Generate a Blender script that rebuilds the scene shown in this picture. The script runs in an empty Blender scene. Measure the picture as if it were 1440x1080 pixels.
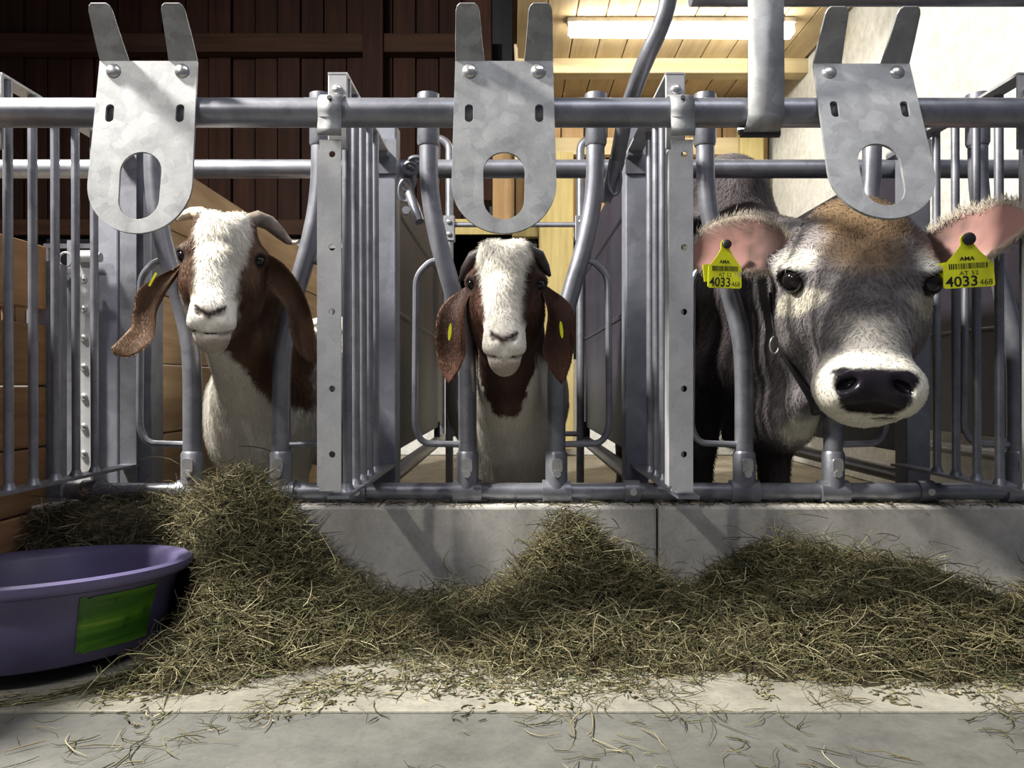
import bpy, bmesh, math, random
import numpy as np
from mathutils import Vector, Matrix, Euler
from mathutils.geometry import tessellate_polygon
random.seed(7); np.random.seed(7)
S = bpy.context.scene
COL = S.collection
PI = math.pi

# ------------------------------------------------------------------ camera
CAMZ = 0.46; CAMY = -1.3; F = 1080.0
cd = bpy.data.cameras.new('camera'); cam = bpy.data.objects.new('camera', cd); COL.objects.link(cam)
cam.location = (0, CAMY, CAMZ); cam.rotation_euler = (PI/2, 0, 0)
cd.sensor_width = 36; cd.lens = 27; cd.clip_start = 0.02
S.camera = cam
# ------------------------------------------------------------------ world, lights, exposure
w = bpy.data.worlds.new('barn_air'); S.world = w; w.use_nodes = True
bg = w.node_tree.nodes['Background']; bg.inputs[0].default_value = (0.50, 0.53, 0.71, 1); bg.inputs[1].default_value = 0.17
def area(name, loc, target, sx, sy, power, col, shape='RECTANGLE'):
    l = bpy.data.lights.new(name, 'AREA'); l.shape = shape; l.size = sx; l.size_y = sy; l.energy = power; l.color = col
    o = bpy.data.objects.new(name, l); COL.objects.link(o); o.location = loc
    o.rotation_euler = (Vector(target)-Vector(loc)).to_track_quat('-Z', 'Y').to_euler(); return o
area('alley_tube_light', (-1.95, -0.20, 2.7), (0.0, 0.2, 0.4), 0.20, 0.26, 290, (1.0, 0.95, 0.85))
area('soft_fill_light', (0.7, -1.5, 3.4), (0.4, 0.3, 0.3), 2.4, 0.9, 40, (0.97, 0.97, 1.0))  # added soft overhead fill for the right side, not a fixture of the barn
area('alley_tube_light', (-2.0, -2.1, 2.6), (0.1, 0.25, 0.15), 0.10, 0.12, 34, (1.0, 0.95, 0.85))
S.view_settings.view_transform = 'Standard'; S.view_settings.look = 'None'
S.view_settings.exposure = 0.0; S.view_settings.gamma = 1; S.view_settings.use_curve_mapping = False

def P(px, py, Y):
    d = Y - CAMY
    return Vector(((px-720)*d/F, Y, CAMZ+(540-py)*d/F))

# ------------------------------------------------------------------ materials
def nodes(name):
    m = bpy.data.materials.new(name); m.use_nodes = True
    nt = m.node_tree; b = nt.nodes['Principled BSDF']; return m, nt, b
def ramp(nt, fac, stops):
    r = nt.nodes.new('ShaderNodeValToRGB'); e = r.color_ramp.elements
    while len(e) < len(stops): e.new(0.5)
    for i, (p, c) in enumerate(stops): e[i].position = p; e[i].color = (*c, 1)
    nt.links.new(fac, r.inputs[0]); return r.outputs[0]
def coords(nt, scale=(1,1,1), obj_random=False):
    t = nt.nodes.new('ShaderNodeTexCoord'); mp = nt.nodes.new('ShaderNodeMapping'); mp.inputs['Scale'].default_value = scale
    nt.links.new(t.outputs['Object'], mp.inputs[0])
    if obj_random:
        oi = nt.nodes.new('ShaderNodeObjectInfo'); ml = nt.nodes.new('ShaderNodeMath'); ml.operation = 'MULTIPLY'; ml.inputs[1].default_value = 37.0
        nt.links.new(oi.outputs['Random'], ml.inputs[0]); nt.links.new(ml.outputs[0], mp.inputs['Location'])
    return mp.outputs[0]
def noise(nt, vec, scale, detail=4, rough=0.55):
    n = nt.nodes.new('ShaderNodeTexNoise'); n.inputs['Scale'].default_value = scale; n.inputs['Detail'].default_value = detail; n.inputs['Roughness'].default_value = rough
    nt.links.new(vec, n.inputs['Vector']); return n.outputs['Fac']
def mixc(nt, a, b, fac, mode='MIX'):
    m = nt.nodes.new('ShaderNodeMix'); m.data_type = 'RGBA'; m.blend_type = mode
    if isinstance(fac, (int, float)): m.inputs[0].default_value = fac
    else: nt.links.new(fac, m.inputs[0])
    for v, i in ((a, 6), (b, 7)):
        if isinstance(v, tuple): m.inputs[i].default_value = (*v, 1)
        else: nt.links.new(v, m.inputs[i])
    return m.outputs[2]
def bump(nt, b, h, strength, dist=0.01):
    n = nt.nodes.new('ShaderNodeBump'); n.inputs['Strength'].default_value = strength; n.inputs['Distance'].default_value = dist
    nt.links.new(h, n.inputs['Height']); nt.links.new(n.outputs[0], b.inputs['Normal'])

def steel(name, lo, hi, metal=0.45, rough=0.42, scale=38):
    m, nt, b = nodes(name); v = coords(nt)
    n1 = noise(nt, v, scale, 3, 0.5); n2 = noise(nt, v, scale*0.35, 5, 0.6); n3 = noise(nt, v, 300, 2)
    vo = nt.nodes.new('ShaderNodeTexVoronoi'); vo.inputs['Scale'].default_value = scale*1.3
    wv = nt.nodes.new('ShaderNodeVectorMath'); wv.operation = 'ADD'
    nt.links.new(v, wv.inputs[0]); nt.links.new(noiseC(nt, v, scale*0.8), wv.inputs[1]); nt.links.new(wv.outputs[0], vo.inputs['Vector'])
    sep = nt.nodes.new('ShaderNodeSeparateColor'); nt.links.new(vo.outputs['Color'], sep.inputs[0])
    mid = tuple((a+c)/2 for a, c in zip(lo, hi))
    c1 = ramp(nt, n2, [(0.3, lo), (0.7, hi)]); c2 = ramp(nt, sep.outputs[0], [(0.0, lo), (1.0, hi)])
    c3 = ramp(nt, n1, [(0.35, mid), (0.7, hi)])
    c = mixc(nt, mixc(nt, c1, c2, 0.38), c3, 0.35)
    c = mixc(nt, c, ramp(nt, n3, [(0.3, (0.75,)*3), (0.45, (1,)*3)]), 0.5, 'MULTIPLY')
    nt.links.new(c, b.inputs['Base Color']); b.inputs['Metallic'].default_value = metal
    rr = nt.nodes.new('ShaderNodeMapRange'); rr.inputs[3].default_value = rough-0.08; rr.inputs[4].default_value = rough+0.14
    nt.links.new(n2, rr.inputs[0]); nt.links.new(rr.outputs[0], b.inputs['Roughness'])
    bump(nt, b, n1, 0.12, 0.002); return m
def noiseC(nt, vec, scale):
    n = nt.nodes.new('ShaderNodeTexNoise'); n.inputs['Scale'].default_value = scale; n.inputs['Detail'].default_value = 3
    nt.links.new(vec, n.inputs['Vector'])
    s = nt.nodes.new('ShaderNodeVectorMath'); s.operation = 'SCALE'; s.inputs['Scale'].default_value = 0.035
    nt.links.new(n.outputs['Color'], s.inputs[0]); return s.outputs[0]
def wood(name, lo, hi, axis, rough=0.7):
    m, nt, b = nodes(name); sc = [26, 26, 26]; sc[axis] = 1.6
    v = coords(nt, tuple(sc), True); n = noise(nt, v, 1.0, 6, 0.65)
    v2 = coords(nt, (1, 1, 1), True); k = noise(nt, v2, 3.0, 3)
    c = ramp(nt, n, [(0.25, lo), (0.5, tuple((a+c)/2 for a, c in zip(lo, hi))), (0.75, hi)])
    c = mixc(nt, c, ramp(nt, k, [(0.3, (0.7,)*3), (0.7, (1.05,)*3)]), 0.7, 'MULTIPLY')
    oi = nt.nodes.new('ShaderNodeObjectInfo')
    c = mixc(nt, c, ramp(nt, oi.outputs['Random'], [(0, (0.72,)*3), (1, (1.1,)*3)]), 0.8, 'MULTIPLY')
    nt.links.new(c, b.inputs['Base Color']); b.inputs['Roughness'].default_value = rough; b.inputs['Specular IOR Level'].default_value = 0.15
    bump(nt, b, n, 0.25, 0.004); return m
def plain(name, col, rough=0.5, metal=0.0, var=0.25, scale=20, bmp=0.0):
    m, nt, b = nodes(name); v = coords(nt); n = noise(nt, v, scale, 4)
    c = ramp(nt, n, [(0.3, tuple(x*(1-var) for x in col)), (0.7, tuple(min(1, x*(1+var*0.5)) for x in col))])
    nt.links.new(c, b.inputs['Base Color']); b.inputs['Roughness'].default_value = rough; b.inputs['Metallic'].default_value = metal
    if bmp: bump(nt, b, n, bmp, 0.004)
    return m
def vcol(name, rough=0.6, attr='Col', spec=0.3, sheen=0.0):
    m, nt, b = nodes(name); a = nt.nodes.new('ShaderNodeVertexColor'); a.layer_name = attr
    nt.links.new(a.outputs[0], b.inputs['Base Color']); b.inputs['Roughness'].default_value = rough
    b.inputs['Specular IOR Level'].default_value = spec
    if sheen: b.inputs['Sheen Weight'].default_value = sheen
    return m, nt, b
def emis(name, col, st):
    m, nt, b = nodes(name); b.inputs['Base Color'].default_value = (*col, 1)
    b.inputs['Emission Color'].default_value = (*col, 1); b.inputs['Emission Strength'].default_value = st; return m
def concrete(name, base, dark, rough=0.75, bs=0.3):
    m, nt, b = nodes(name); v = coords(nt)
    n1 = noise(nt, v, 2.2, 6, 0.65); n2 = noise(nt, v, 22, 5, 0.7); n3 = noise(nt, v, 140, 2)
    c = ramp(nt, n1, [(0.3, dark), (0.65, base)])
    c = mixc(nt, c, ramp(nt, n2, [(0.35, (0.6,)*3), (0.6, (1,)*3)]), 0.55, 'MULTIPLY')
    c = mixc(nt, c, ramp(nt, n3, [(0.3, (0.7,)*3), (0.5, (1,)*3)]), 0.4, 'MULTIPLY')
    nt.links.new(c, b.inputs['Base Color']); b.inputs['Roughness'].default_value = rough
    bump(nt, b, n2, bs, 0.004); return m

M = {}
M['tube'] = steel('galvanized_tube', (0.13, 0.137, 0.165), (0.33, 0.34, 0.39), 0.6, 0.36, 30)
M['plate'] = steel('galvanized_plate', (0.12, 0.126, 0.14), (0.44, 0.45, 0.465), 0.35, 0.46, 34)
M['post'] = steel('galvanized_post', (0.13, 0.14, 0.175), (0.30, 0.315, 0.375), 0.4, 0.5, 26)
M['strip'] = steel('galvanized_strip', (0.33, 0.335, 0.36), (0.52, 0.525, 0.545), 0.3, 0.5, 40)
M['bolt'] = steel('zinc_bolt', (0.45, 0.45, 0.46), (0.7, 0.7, 0.7), 0.8, 0.25, 60)
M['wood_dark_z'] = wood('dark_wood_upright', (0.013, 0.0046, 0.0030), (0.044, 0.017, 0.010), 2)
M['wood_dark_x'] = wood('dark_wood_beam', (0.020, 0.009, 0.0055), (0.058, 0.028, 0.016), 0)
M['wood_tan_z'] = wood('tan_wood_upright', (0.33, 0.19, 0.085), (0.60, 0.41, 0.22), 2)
M['wood_pale_y'] = wood('pale_ceiling_wood', (0.48, 0.34, 0.17), (0.70, 0.56, 0.34), 1)
M['wood_pale_x'] = wood('pale_beam_wood', (0.58, 0.45, 0.24), (0.78, 0.66, 0.42), 0)
M['wood_yel_z'] = wood('yellow_post_wood', (0.50, 0.38, 0.14), (0.78, 0.66, 0.33), 2)
M['wood_pen_y'] = wood('pen_board_wood', (0.32, 0.21, 0.115), (0.62, 0.45, 0.27), 1)
M['wood_brown_y'] = wood('brown_board_wood', (0.20, 0.105, 0.05), (0.44, 0.26, 0.13), 1)
M['white_wall'] = concrete('white_plaster', (0.86, 0.87, 0.84), (0.72, 0.73, 0.71), 0.8, 0.15)
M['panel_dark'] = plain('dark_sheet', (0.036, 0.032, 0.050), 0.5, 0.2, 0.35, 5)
M['black'] = plain('black_void', (0.006, 0.006, 0.010), 0.5)
M['grey_frame'] = plain('grey_frame', (0.32, 0.31, 0.38), 0.5)
M['kerb'] = concrete('polymer_concrete', (0.62, 0.60, 0.56), (0.46, 0.45, 0.44), 0.6, 0.12)
M['floor_a'] = concrete('alley_concrete', (0.165, 0.165, 0.15), (0.075, 0.075, 0.072), 0.7, 0.35)
M['floor_b'] = concrete('feed_table_coating', (0.38, 0.365, 0.305), (0.10, 0.095, 0.075), 0.65, 0.35)
M['pen_floor'] = concrete('pen_floor', (0.40, 0.35, 0.27), (0.2, 0.17, 0.12), 0.9, 0.6)
M['lamp'] = emis('lit_tube', (1.0, 0.96, 0.86), 40)
M['lamp_body'] = plain('lamp_housing', (0.7, 0.7, 0.68), 0.4)
M['tub'] = plain('violet_plastic', (0.115, 0.100, 0.205), 0.38, 0, 0.18, 9)
M['rope'] = plain('rope', (0.55, 0.45, 0.3), 0.8)
M['tag'] = plain('yellow_tag_plastic', (0.72, 0.76, 0.02), 0.4, 0, 0.06)
M['ink'] = plain('black_ink', (0.01, 0.01, 0.008), 0.5, 0, 0)
M['tag_button'] = plain('dark_tag_button', (0.02, 0.018, 0.022), 0.5)
M['collar'] = plain('black_strap', (0.012, 0.011, 0.016), 0.5)
M['horn'] = plain('grey_horn', (0.22, 0.18, 0.15), 0.5, 0, 0.5, 45, 0.5)
M['horn_pale'] = plain('pale_horn', (0.62, 0.55, 0.42), 0.5, 0, 0.4, 45, 0.5)
M['horn_dark'] = plain('dark_horn', (0.035, 0.026, 0.028), 0.45, 0, 0.4, 45, 0.4)
m, nt, b = nodes('eye_gloss'); b.inputs['Base Color'].default_value = (0.008, 0.006, 0.007, 1); b.inputs['Roughness'].default_value = 0.06; M['eye'] = m
m, nt, b = vcol('animal_skin', 0.62, spec=0.25); M['skin'] = m
a2 = nt.nodes.new('ShaderNodeVertexColor'); a2.layer_name = 'Gloss'
rr = nt.nodes.new('ShaderNodeMapRange'); rr.inputs[3].default_value = 0.7; rr.inputs[4].default_value = 0.24
nt.links.new(a2.outputs[0], rr.inputs[0]); nt.links.new(rr.outputs[0], b.inputs['Roughness'])
M['fur'] = vcol('animal_fur', 0.6, spec=0.2)[0]
M['hay'] = vcol('hay_stems', 0.65, spec=0.25)[0]
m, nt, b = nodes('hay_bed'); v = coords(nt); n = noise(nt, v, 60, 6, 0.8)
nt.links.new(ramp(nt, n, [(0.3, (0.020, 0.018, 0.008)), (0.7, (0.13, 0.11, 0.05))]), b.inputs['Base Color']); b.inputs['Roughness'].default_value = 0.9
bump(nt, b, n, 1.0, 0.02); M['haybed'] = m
# worn printed sticker
m, nt, b = nodes('green_sticker'); v = coords(nt); n = noise(nt, v, 16, 4, 0.6); n2 = noise(nt, coords(nt, (3, 3, 55)), 1.2, 3, 0.5)
c = ramp(nt, n2, [(0.42, (0.035, 0.13, 0.012)), (0.62, (0.10, 0.26, 0.02)), (0.72, (0.28, 0.36, 0.05))])
c = mixc(nt, c, ramp(nt, n, [(0.36, (0.25, 0.25, 0.2)), (0.46, (1, 1, 1))]), 0.75, 'MULTIPLY')
nt.links.new(c, b.inputs['Base Color']); b.inputs['Roughness'].default_value = 0.4; M['sticker'] = m

# ------------------------------------------------------------------ mesh helpers
class MB:
    def __init__(s): s.v = []; s.f = []
    def add(s, vs, fs):
        o = len(s.v); s.v += [tuple(p) for p in vs]; s.f += [tuple(i+o for i in f) for f in fs]; return s
    def box(s, lo, hi, mat=None):
        x0, y0, z0 = lo; x1, y1, z1 = hi
        vs = [(x0,y0,z0),(x1,y0,z0),(x1,y1,z0),(x0,y1,z0),(x0,y0,z1),(x1,y0,z1),(x1,y1,z1),(x0,y1,z1)]
        if mat is not None: vs = [mat @ Vector(p) for p in vs]
        return s.add(vs, [(0,3,2,1),(4,5,6,7),(0,1,5,4),(1,2,6,5),(2,3,7,6),(3,0,4,7)])
    def cyl(s, c, axis, r, h, n=16, dome=0.0):
        a = Vector(axis).normalized(); c = Vector(c)
        pts = [c, c+a*h]; s.tube(pts, r, n)
        if dome:
            t = a.orthogonal().normalized(); u = a.cross(t)
            rings = []
            for k in range(1, 5):
                th = k/4*PI/2
                rings.append((c+a*(h+dome*math.sin(th)), r*math.cos(th)))
            o = len(s.v); prev = None; vs = []; fs = []
            ring0 = [(c+a*h+(t*math.cos(2*PI*i/n)+u*math.sin(2*PI*i/n))*r) for i in range(n)]
            vs += ring0
            for cc, rad in rings: vs += [(cc+(t*math.cos(2*PI*i/n)+u*math.sin(2*PI*i/n))*max(rad, 1e-5)) for i in range(n)]
            for k in range(4):
                for i in range(n): fs.append((k*n+i, k*n+(i+1)%n, (k+1)*n+(i+1)%n, (k+1)*n+i))
            s.add(vs, fs)
        return s
    def tube(s, pts, r, n=12, cap=True, closed=False):
        pts = [Vector(p) for p in pts]; N = len(pts)
        rs = r if isinstance(r, (list, tuple)) else [r]*N
        tan = []
        for i in range(N):
            if closed: t = pts[(i+1) % N]-pts[i-1]
            else: t = pts[min(i+1, N-1)]-pts[max(i-1, 0)]
            tan.append(t.normalized())
        nrm = tan[0].orthogonal().normalized(); vs = []; fs = []
        for i in range(N):
            if i: nrm = (nrm-tan[i]*nrm.dot(tan[i])).normalized()
            u = tan[i].cross(nrm)
            for k in range(n):
                a = 2*PI*k/n; vs.append(pts[i]+(nrm*math.cos(a)+u*math.sin(a))*rs[i])
        L = N if closed else N-1
        for i in range(L):
            j = (i+1) % N
            for k in range(n): fs.append((i*n+k, i*n+(k+1) % n, j*n+(k+1) % n, j*n+k))
        if cap and not closed:
            fs.append(tuple(range(n-1, -1, -1))); fs.append(tuple((N-1)*n+k for k in range(n)))
        return s.add(vs, fs)
    def slab(s, outer, holes, th, mat):
        """flat plate: outlines in local (x,z), thickness th along local y, placed by mat"""
        loops = [[Vector((x, z, 0)) for x, z in outer]]+[[Vector((x, z, 0)) for x, z in h] for h in holes]
        tris = tessellate_polygon(loops); flat = [p for l in loops for p in l]; n = len(flat)
        vs = [mat @ Vector((p.x, 0, p.y)) for p in flat]+[mat @ Vector((p.x, th, p.y)) for p in flat]
        fs = []
        for t in tris:
            a, b2, c = (flat[i] for i in t)
            if (b2-a).cross(c-a).z < 0: t = (t[0], t[2], t[1])
            fs.append(tuple(t)); fs.append((t[0]+n, t[2]+n, t[1]+n))
        o = 0
        for li, l in enumerate(loops):
            k = len(l); ar = sum(l[i].x*l[(i+1) % k].y-l[(i+1) % k].x*l[i].y for i in range(k))
            for i in range(k):
                a, b2 = o+i, o+(i+1) % k
                q = (b2, a, a+n, b2+n)
                if (ar < 0) != (li > 0): q = q[::-1]
                fs.append(q)
            o += k
        return s.add(vs, fs)
    def lathe(s, prof, n=64, mat=None):
        vs = []; fs = []; k = len(prof)
        for i in range(n):
            a = 2*PI*i/n
            for r, z in prof:
                p = Vector((r*math.cos(a), r*math.sin(a), z)); vs.append(mat @ p if mat else p)
        for i in range(n):
            j = (i+1) % n
            for q in range(k-1): fs.append((i*k+q, j*k+q, j*k+q+1, i*k+q+1))
        return s.add(vs, fs)
    def build(s, name, mat, parent=None, smooth=True, angle=35, bevel=0, world=True):
        me = bpy.data.meshes.new(name); off = Vector(parent_world(parent)) if (parent and world) else Vector((0, 0, 0))
        me.from_pydata([(p[0]-off.x, p[1]-off.y, p[2]-off.z) for p in s.v], [], s.f); me.validate(); me.update()
        if smooth:
            me.shade_smooth(); me.set_sharp_from_angle(angle=math.radians(angle))
        o = bpy.data.objects.new(name, me); COL.objects.link(o); o.data.materials.append(M[mat] if isinstance(mat, str) else mat)
        if parent: o.parent = parent
        if bevel:
            bm = o.modifiers.new('bevel', 'BEVEL'); bm.width = bevel; bm.segments = 2; bm.limit_method = 'ANGLE'
        return o
def parent_world(p):
    v = Vector((0, 0, 0))
    while p: v += p.location; p = p.parent
    return v
def tag(o, label, cat, group=None, kind=None):
    if label: o['label'] = label
    if cat: o['category'] = cat
    if group: o['group'] = group
    if kind: o['kind'] = kind
    return o
def thing(name, loc, label, cat, group=None, kind=None):
    o = bpy.data.objects.new(name, None); COL.objects.link(o); o.location = loc; o.empty_display_size = 0.05
    return tag(o, label, cat, group, kind)
def struct(o): o['kind'] = 'structure'; return o
def copy_tree(o, parent=None):
    c = o.copy(); COL.objects.link(c); c.parent = parent
    for ch in list(o.children): copy_tree(ch, c)
    return c
def dup(o, loc, label):
    c = copy_tree(o); c.location = loc; c['label'] = label; return c
def fillet(pts, r, n=6):
    pts = [Vector(p) for p in pts]; out = [pts[0]]
    for i in range(1, len(pts)-1):
        a, b2, c = pts[i-1], pts[i], pts[i+1]
        d1 = (a-b2); d2 = (c-b2); q = min(r, d1.length*0.48, d2.length*0.48)
        p0 = b2+d1.normalized()*q; p1 = b2+d2.normalized()*q
        for k in range(n+1):
            t = k/n; out.append(p0*(1-t)**2+b2*2*t*(1-t)+p1*t*t)
    out.append(pts[-1]); return out
def rrect(x0, x1, z0, z1, r, n=6):
    out = []
    for cx, cz, a0 in ((x1-r, z0+r, -PI/2), (x1-r, z1-r, 0), (x0+r, z1-r, PI/2), (x0+r, z0+r, PI)):
        for k in range(n+1):
            a = a0+PI/2*k/n; out.append((cx+r*math.cos(a), cz+r*math.sin(a)))
    return out
def circ(cx, cz, r, n=14): return [(cx+r*math.cos(2*PI*i/n), cz+r*math.sin(2*PI*i/n)) for i in range(n)]

# ================================================================== THE BARN
# alley floor: near concrete slab, coated feed table strip up to the kerb
fl = struct(thing('floor', (0, 0, 0), None, None))
b_ = MB(); b_.box((-4, -4, -0.1), (4, -0.225, 0.0)); b_.build('slab', 'floor_a', fl, False, bevel=0.004)
b_ = MB(); b_.box((-4, -0.2235, -0.1), (4, 0.30, 0.0015)); b_.build('slab', 'floor_b', fl, False, bevel=0.003)
b_ = MB(); b_.box((-4, 0.30, -0.1), (4, 4.0, -0.005)); b_.build('pen_slab', 'pen_floor', fl, False)
kb = struct(thing('kerb', (0, 0.28, 0), None, None))
KZ = 0.208; jx = (925-720)*1.58/F
for x0, x1 in ((-1.05, jx-0.002), (jx+0.002, 2.6)):
    b_ = MB(); b_.box((x0, 0.28, 0), (x1, 0.40, KZ)); b_.build('kerb_panel', 'kerb', kb, False, bevel=0.006)

BY = 3.7   # back wall distance
wb = struct(thing('wall_back', (0, BY, 0), None, None))
# dark upright boards on the left, tan ones on the right
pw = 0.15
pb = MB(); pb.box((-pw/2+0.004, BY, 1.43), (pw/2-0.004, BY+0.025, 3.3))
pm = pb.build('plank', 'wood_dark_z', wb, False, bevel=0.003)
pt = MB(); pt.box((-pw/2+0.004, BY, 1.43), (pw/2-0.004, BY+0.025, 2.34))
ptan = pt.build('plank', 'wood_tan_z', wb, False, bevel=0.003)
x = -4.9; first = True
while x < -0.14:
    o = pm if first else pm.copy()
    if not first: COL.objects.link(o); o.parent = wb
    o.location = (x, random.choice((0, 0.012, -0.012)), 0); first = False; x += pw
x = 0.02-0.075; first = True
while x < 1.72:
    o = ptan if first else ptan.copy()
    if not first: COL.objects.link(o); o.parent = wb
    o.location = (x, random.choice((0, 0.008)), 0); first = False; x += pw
MB().box((-5, BY+0.06, 0), (1.75, BY+0.1, 3.3)).build('backing', 'black', wb, False)
MB().box((-5, BY+0.0, 0), (1.75, BY+0.05, 0.62)).build('base_wall', 'white_wall', wb, False)
# sill board and girts
def beam(name, lo, hi, mat, label, cat='beam', k='structure'):
    o = MB().box(lo, hi).build(name, mat, None, False, bevel=0.004); o['kind'] = 'structure'; return o
beam('trim_1', (-5, BY-0.06, 1.42), (0.16, BY-0.002, 1.52), 'wood_dark_x', '')
beam('trim_2', (-5, BY-0.10, 2.58), (-0.14, BY-0.014, 2.70), 'wood_dark_x', '')
beam('trim_3', (-0.95, BY-0.12, 1.52), (-0.82, BY-0.014, 3.3), 'wood_dark_z', '')
beam('trim_4', (-0.26, 3.05, 1.5), (-0.115, 3.2, 3.3), 'wood_dark_z', '')
beam('trim_5', (0.0, BY-0.08, 1.93), (1.6, BY-0.012, 2.04), 'wood_pale_x', '')
beam('trim_6', (0.17, BY-0.13, 0.05), (0.39, BY-0.012, 1.93), 'wood_yel_z', '')
beam('trim_7', (1.45, BY-0.12, 0.05), (1.60, BY-0.012, 2.2), 'wood_yel_z', '')
beam('trim_8', (0.0, BY-0.1, 1.40), (0.4, BY-0.012, 1.50), 'wood_yel_z', '')
beam('trim_9', (-0.6, BY-0.07, 1.42), (0.2, BY-0.062, 1.52), 'wood_yel_z', '')
# dark window band under the sill
wn = struct(thing('window_1', (-2.4, BY-0.04, 0.62), None, None))
for i, x0 in enumerate((-4.6, -3.02, -1.44, -0.46)):
    x1 = x0+(1.5 if i < 3 else 0.62)
    MB().box((x0, BY-0.02, 0.64), (x1, BY-0.01, 1.40)).build('pane', 'black', wn, False)
    for lo, hi in (((x0, BY-0.05, 1.335), (x1, BY-0.02, 1.365)), ((x0, BY-0.05, 0.64), (x1, BY-0.02, 0.68)), ((x0, BY-0.05, 0.68), (x0+0.03, BY-0.02, 1.335)), ((x1-0.03, BY-0.05, 0.68), (x1, BY-0.02, 1.335))):
        MB().box(lo, hi).build('frame_bar', 'grey_frame', wn, False)
wr = struct(MB().box((1.69, 0.9, 0), (1.79, BY+0.1, 2.36)).build('wall_right', 'white_wall', None, False))
struct(MB().box((1.56, 0.9, 0), (4.6, 1.0, 0.02)).build('trim_10', 'white_wall', None, False))
# low ceiling, boards running away from the alley
ce = struct(thing('ceiling', (0, 2, 2.34), None, None))
MB().box((0.02, 1.0, 2.345), (1.8, BY+0.1, 2.38)).build('backing', 'wood_pale_y', ce, False)
cb = MB(); cb.box((-pw/2+0.003, 1.0, 2.32), (pw/2-0.003, BY, 2.345)); cpl = cb.build('plank', 'wood_pale_y', ce, False, bevel=0.003)
base = cpl.location.copy(); x = 0.1; first = True
while x < 1.7:
    o = cpl if first else cpl.copy()
    if not first: COL.objects.link(o); o.parent = ce
    o.location = (x, 0, 0); first = False; x += pw
struct(MB().box((0.02, 3.08, 2.235), (1.69, 3.18, 2.32)).build('trim_11', 'wood_pale_x', None, False, bevel=0.004))
struct(MB().box((-5, 1.6, 3.3), (0.02, BY+0.2, 3.36)).build('ceiling', 'wood_dark_x', None, False))  # unseen roof, added to keep ambient light off the left back wall
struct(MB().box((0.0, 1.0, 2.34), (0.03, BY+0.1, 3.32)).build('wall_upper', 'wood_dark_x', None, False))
# rope hanging beside the post
MBr = MB(); MBr.tube([(0.02*1+0.01*math.sin(k*0.7), 2.95, 1.6+0.17*k) for k in range(11)], 0.010, 8)
tag(MBr.build('hanging_rope', 'rope'), 'thin pale rope hanging down beside the dark timber post', 'rope')
# tube lamp under the low ceiling
lp = thing('tube_lamp', (0.86, 2.62, 2.27), 'lit fluorescent tube lamp under the pale plank ceiling', 'lamp')
MB().box((0.28, 2.585, 2.292), (1.44, 2.655, 2.32)).build('housing', 'lamp_body', lp, False, bevel=0.006)
MB().tube([(0.30, 2.62, 2.262), (1.42, 2.62, 2.255)], 0.032, 16).build('tube', 'lamp', lp)
for xx in (0.285, 1.418): MB().box((xx, 2.6, 2.245), (xx+0.02, 2.64, 2.295)).build('socket', 'lamp_body', lp, False)

# ================================================================== PEN FRONT
RZ = 0.917
fr = MB(); fr.tube([(-1.6, 0, RZ+0.002), (1.6, 0, RZ+0.002)], 0.0242, 24)
tag(fr.build('rail', 'tube'), 'thick galvanized rail at the front, carrying the three horned plates', 'rail')
YP = 0.333
o = MB(); o.tube([(-1.7, YP, 1.041), (1.7, YP, 1.041)], 0.0205, 20)
tag(o.build('rail', 'tube'), 'galvanized rail hidden close behind the front rail, neck yokes hang from it', 'rail')
br = thing('rail', (0, YP, 0.233), 'low galvanized rail above the concrete kerb, holding the yoke feet', 'rail')
MB().tube([(P(95, 690, YP).x, YP, 0.232), (1.7, YP, 0.232)], 0.0180, 20).build('tube', 'tube', br)
for px in (128, 352, 505, 888, 1300):
    xx = P(px, 690, YP).x
    MB().tube([(xx-0.016, YP, 0.232), (xx+0.016, YP, 0.232)], 0.0235, 20).build('clamp', 'tube', br)
    MB().cyl((xx, YP-0.022, 0.234), (0, -1, 0), 0.008, 0.008, 6).build('bolt', 'bolt', br)
o = MB(); o.tube([(-1.9, 0.575, 0.985), (1.9, 0.575, 0.985)], 0.0225, 20)
tag(o.build('rail', 'tube'), 'horizontal galvanized rail behind the posts, above the animals', 'rail')

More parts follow.
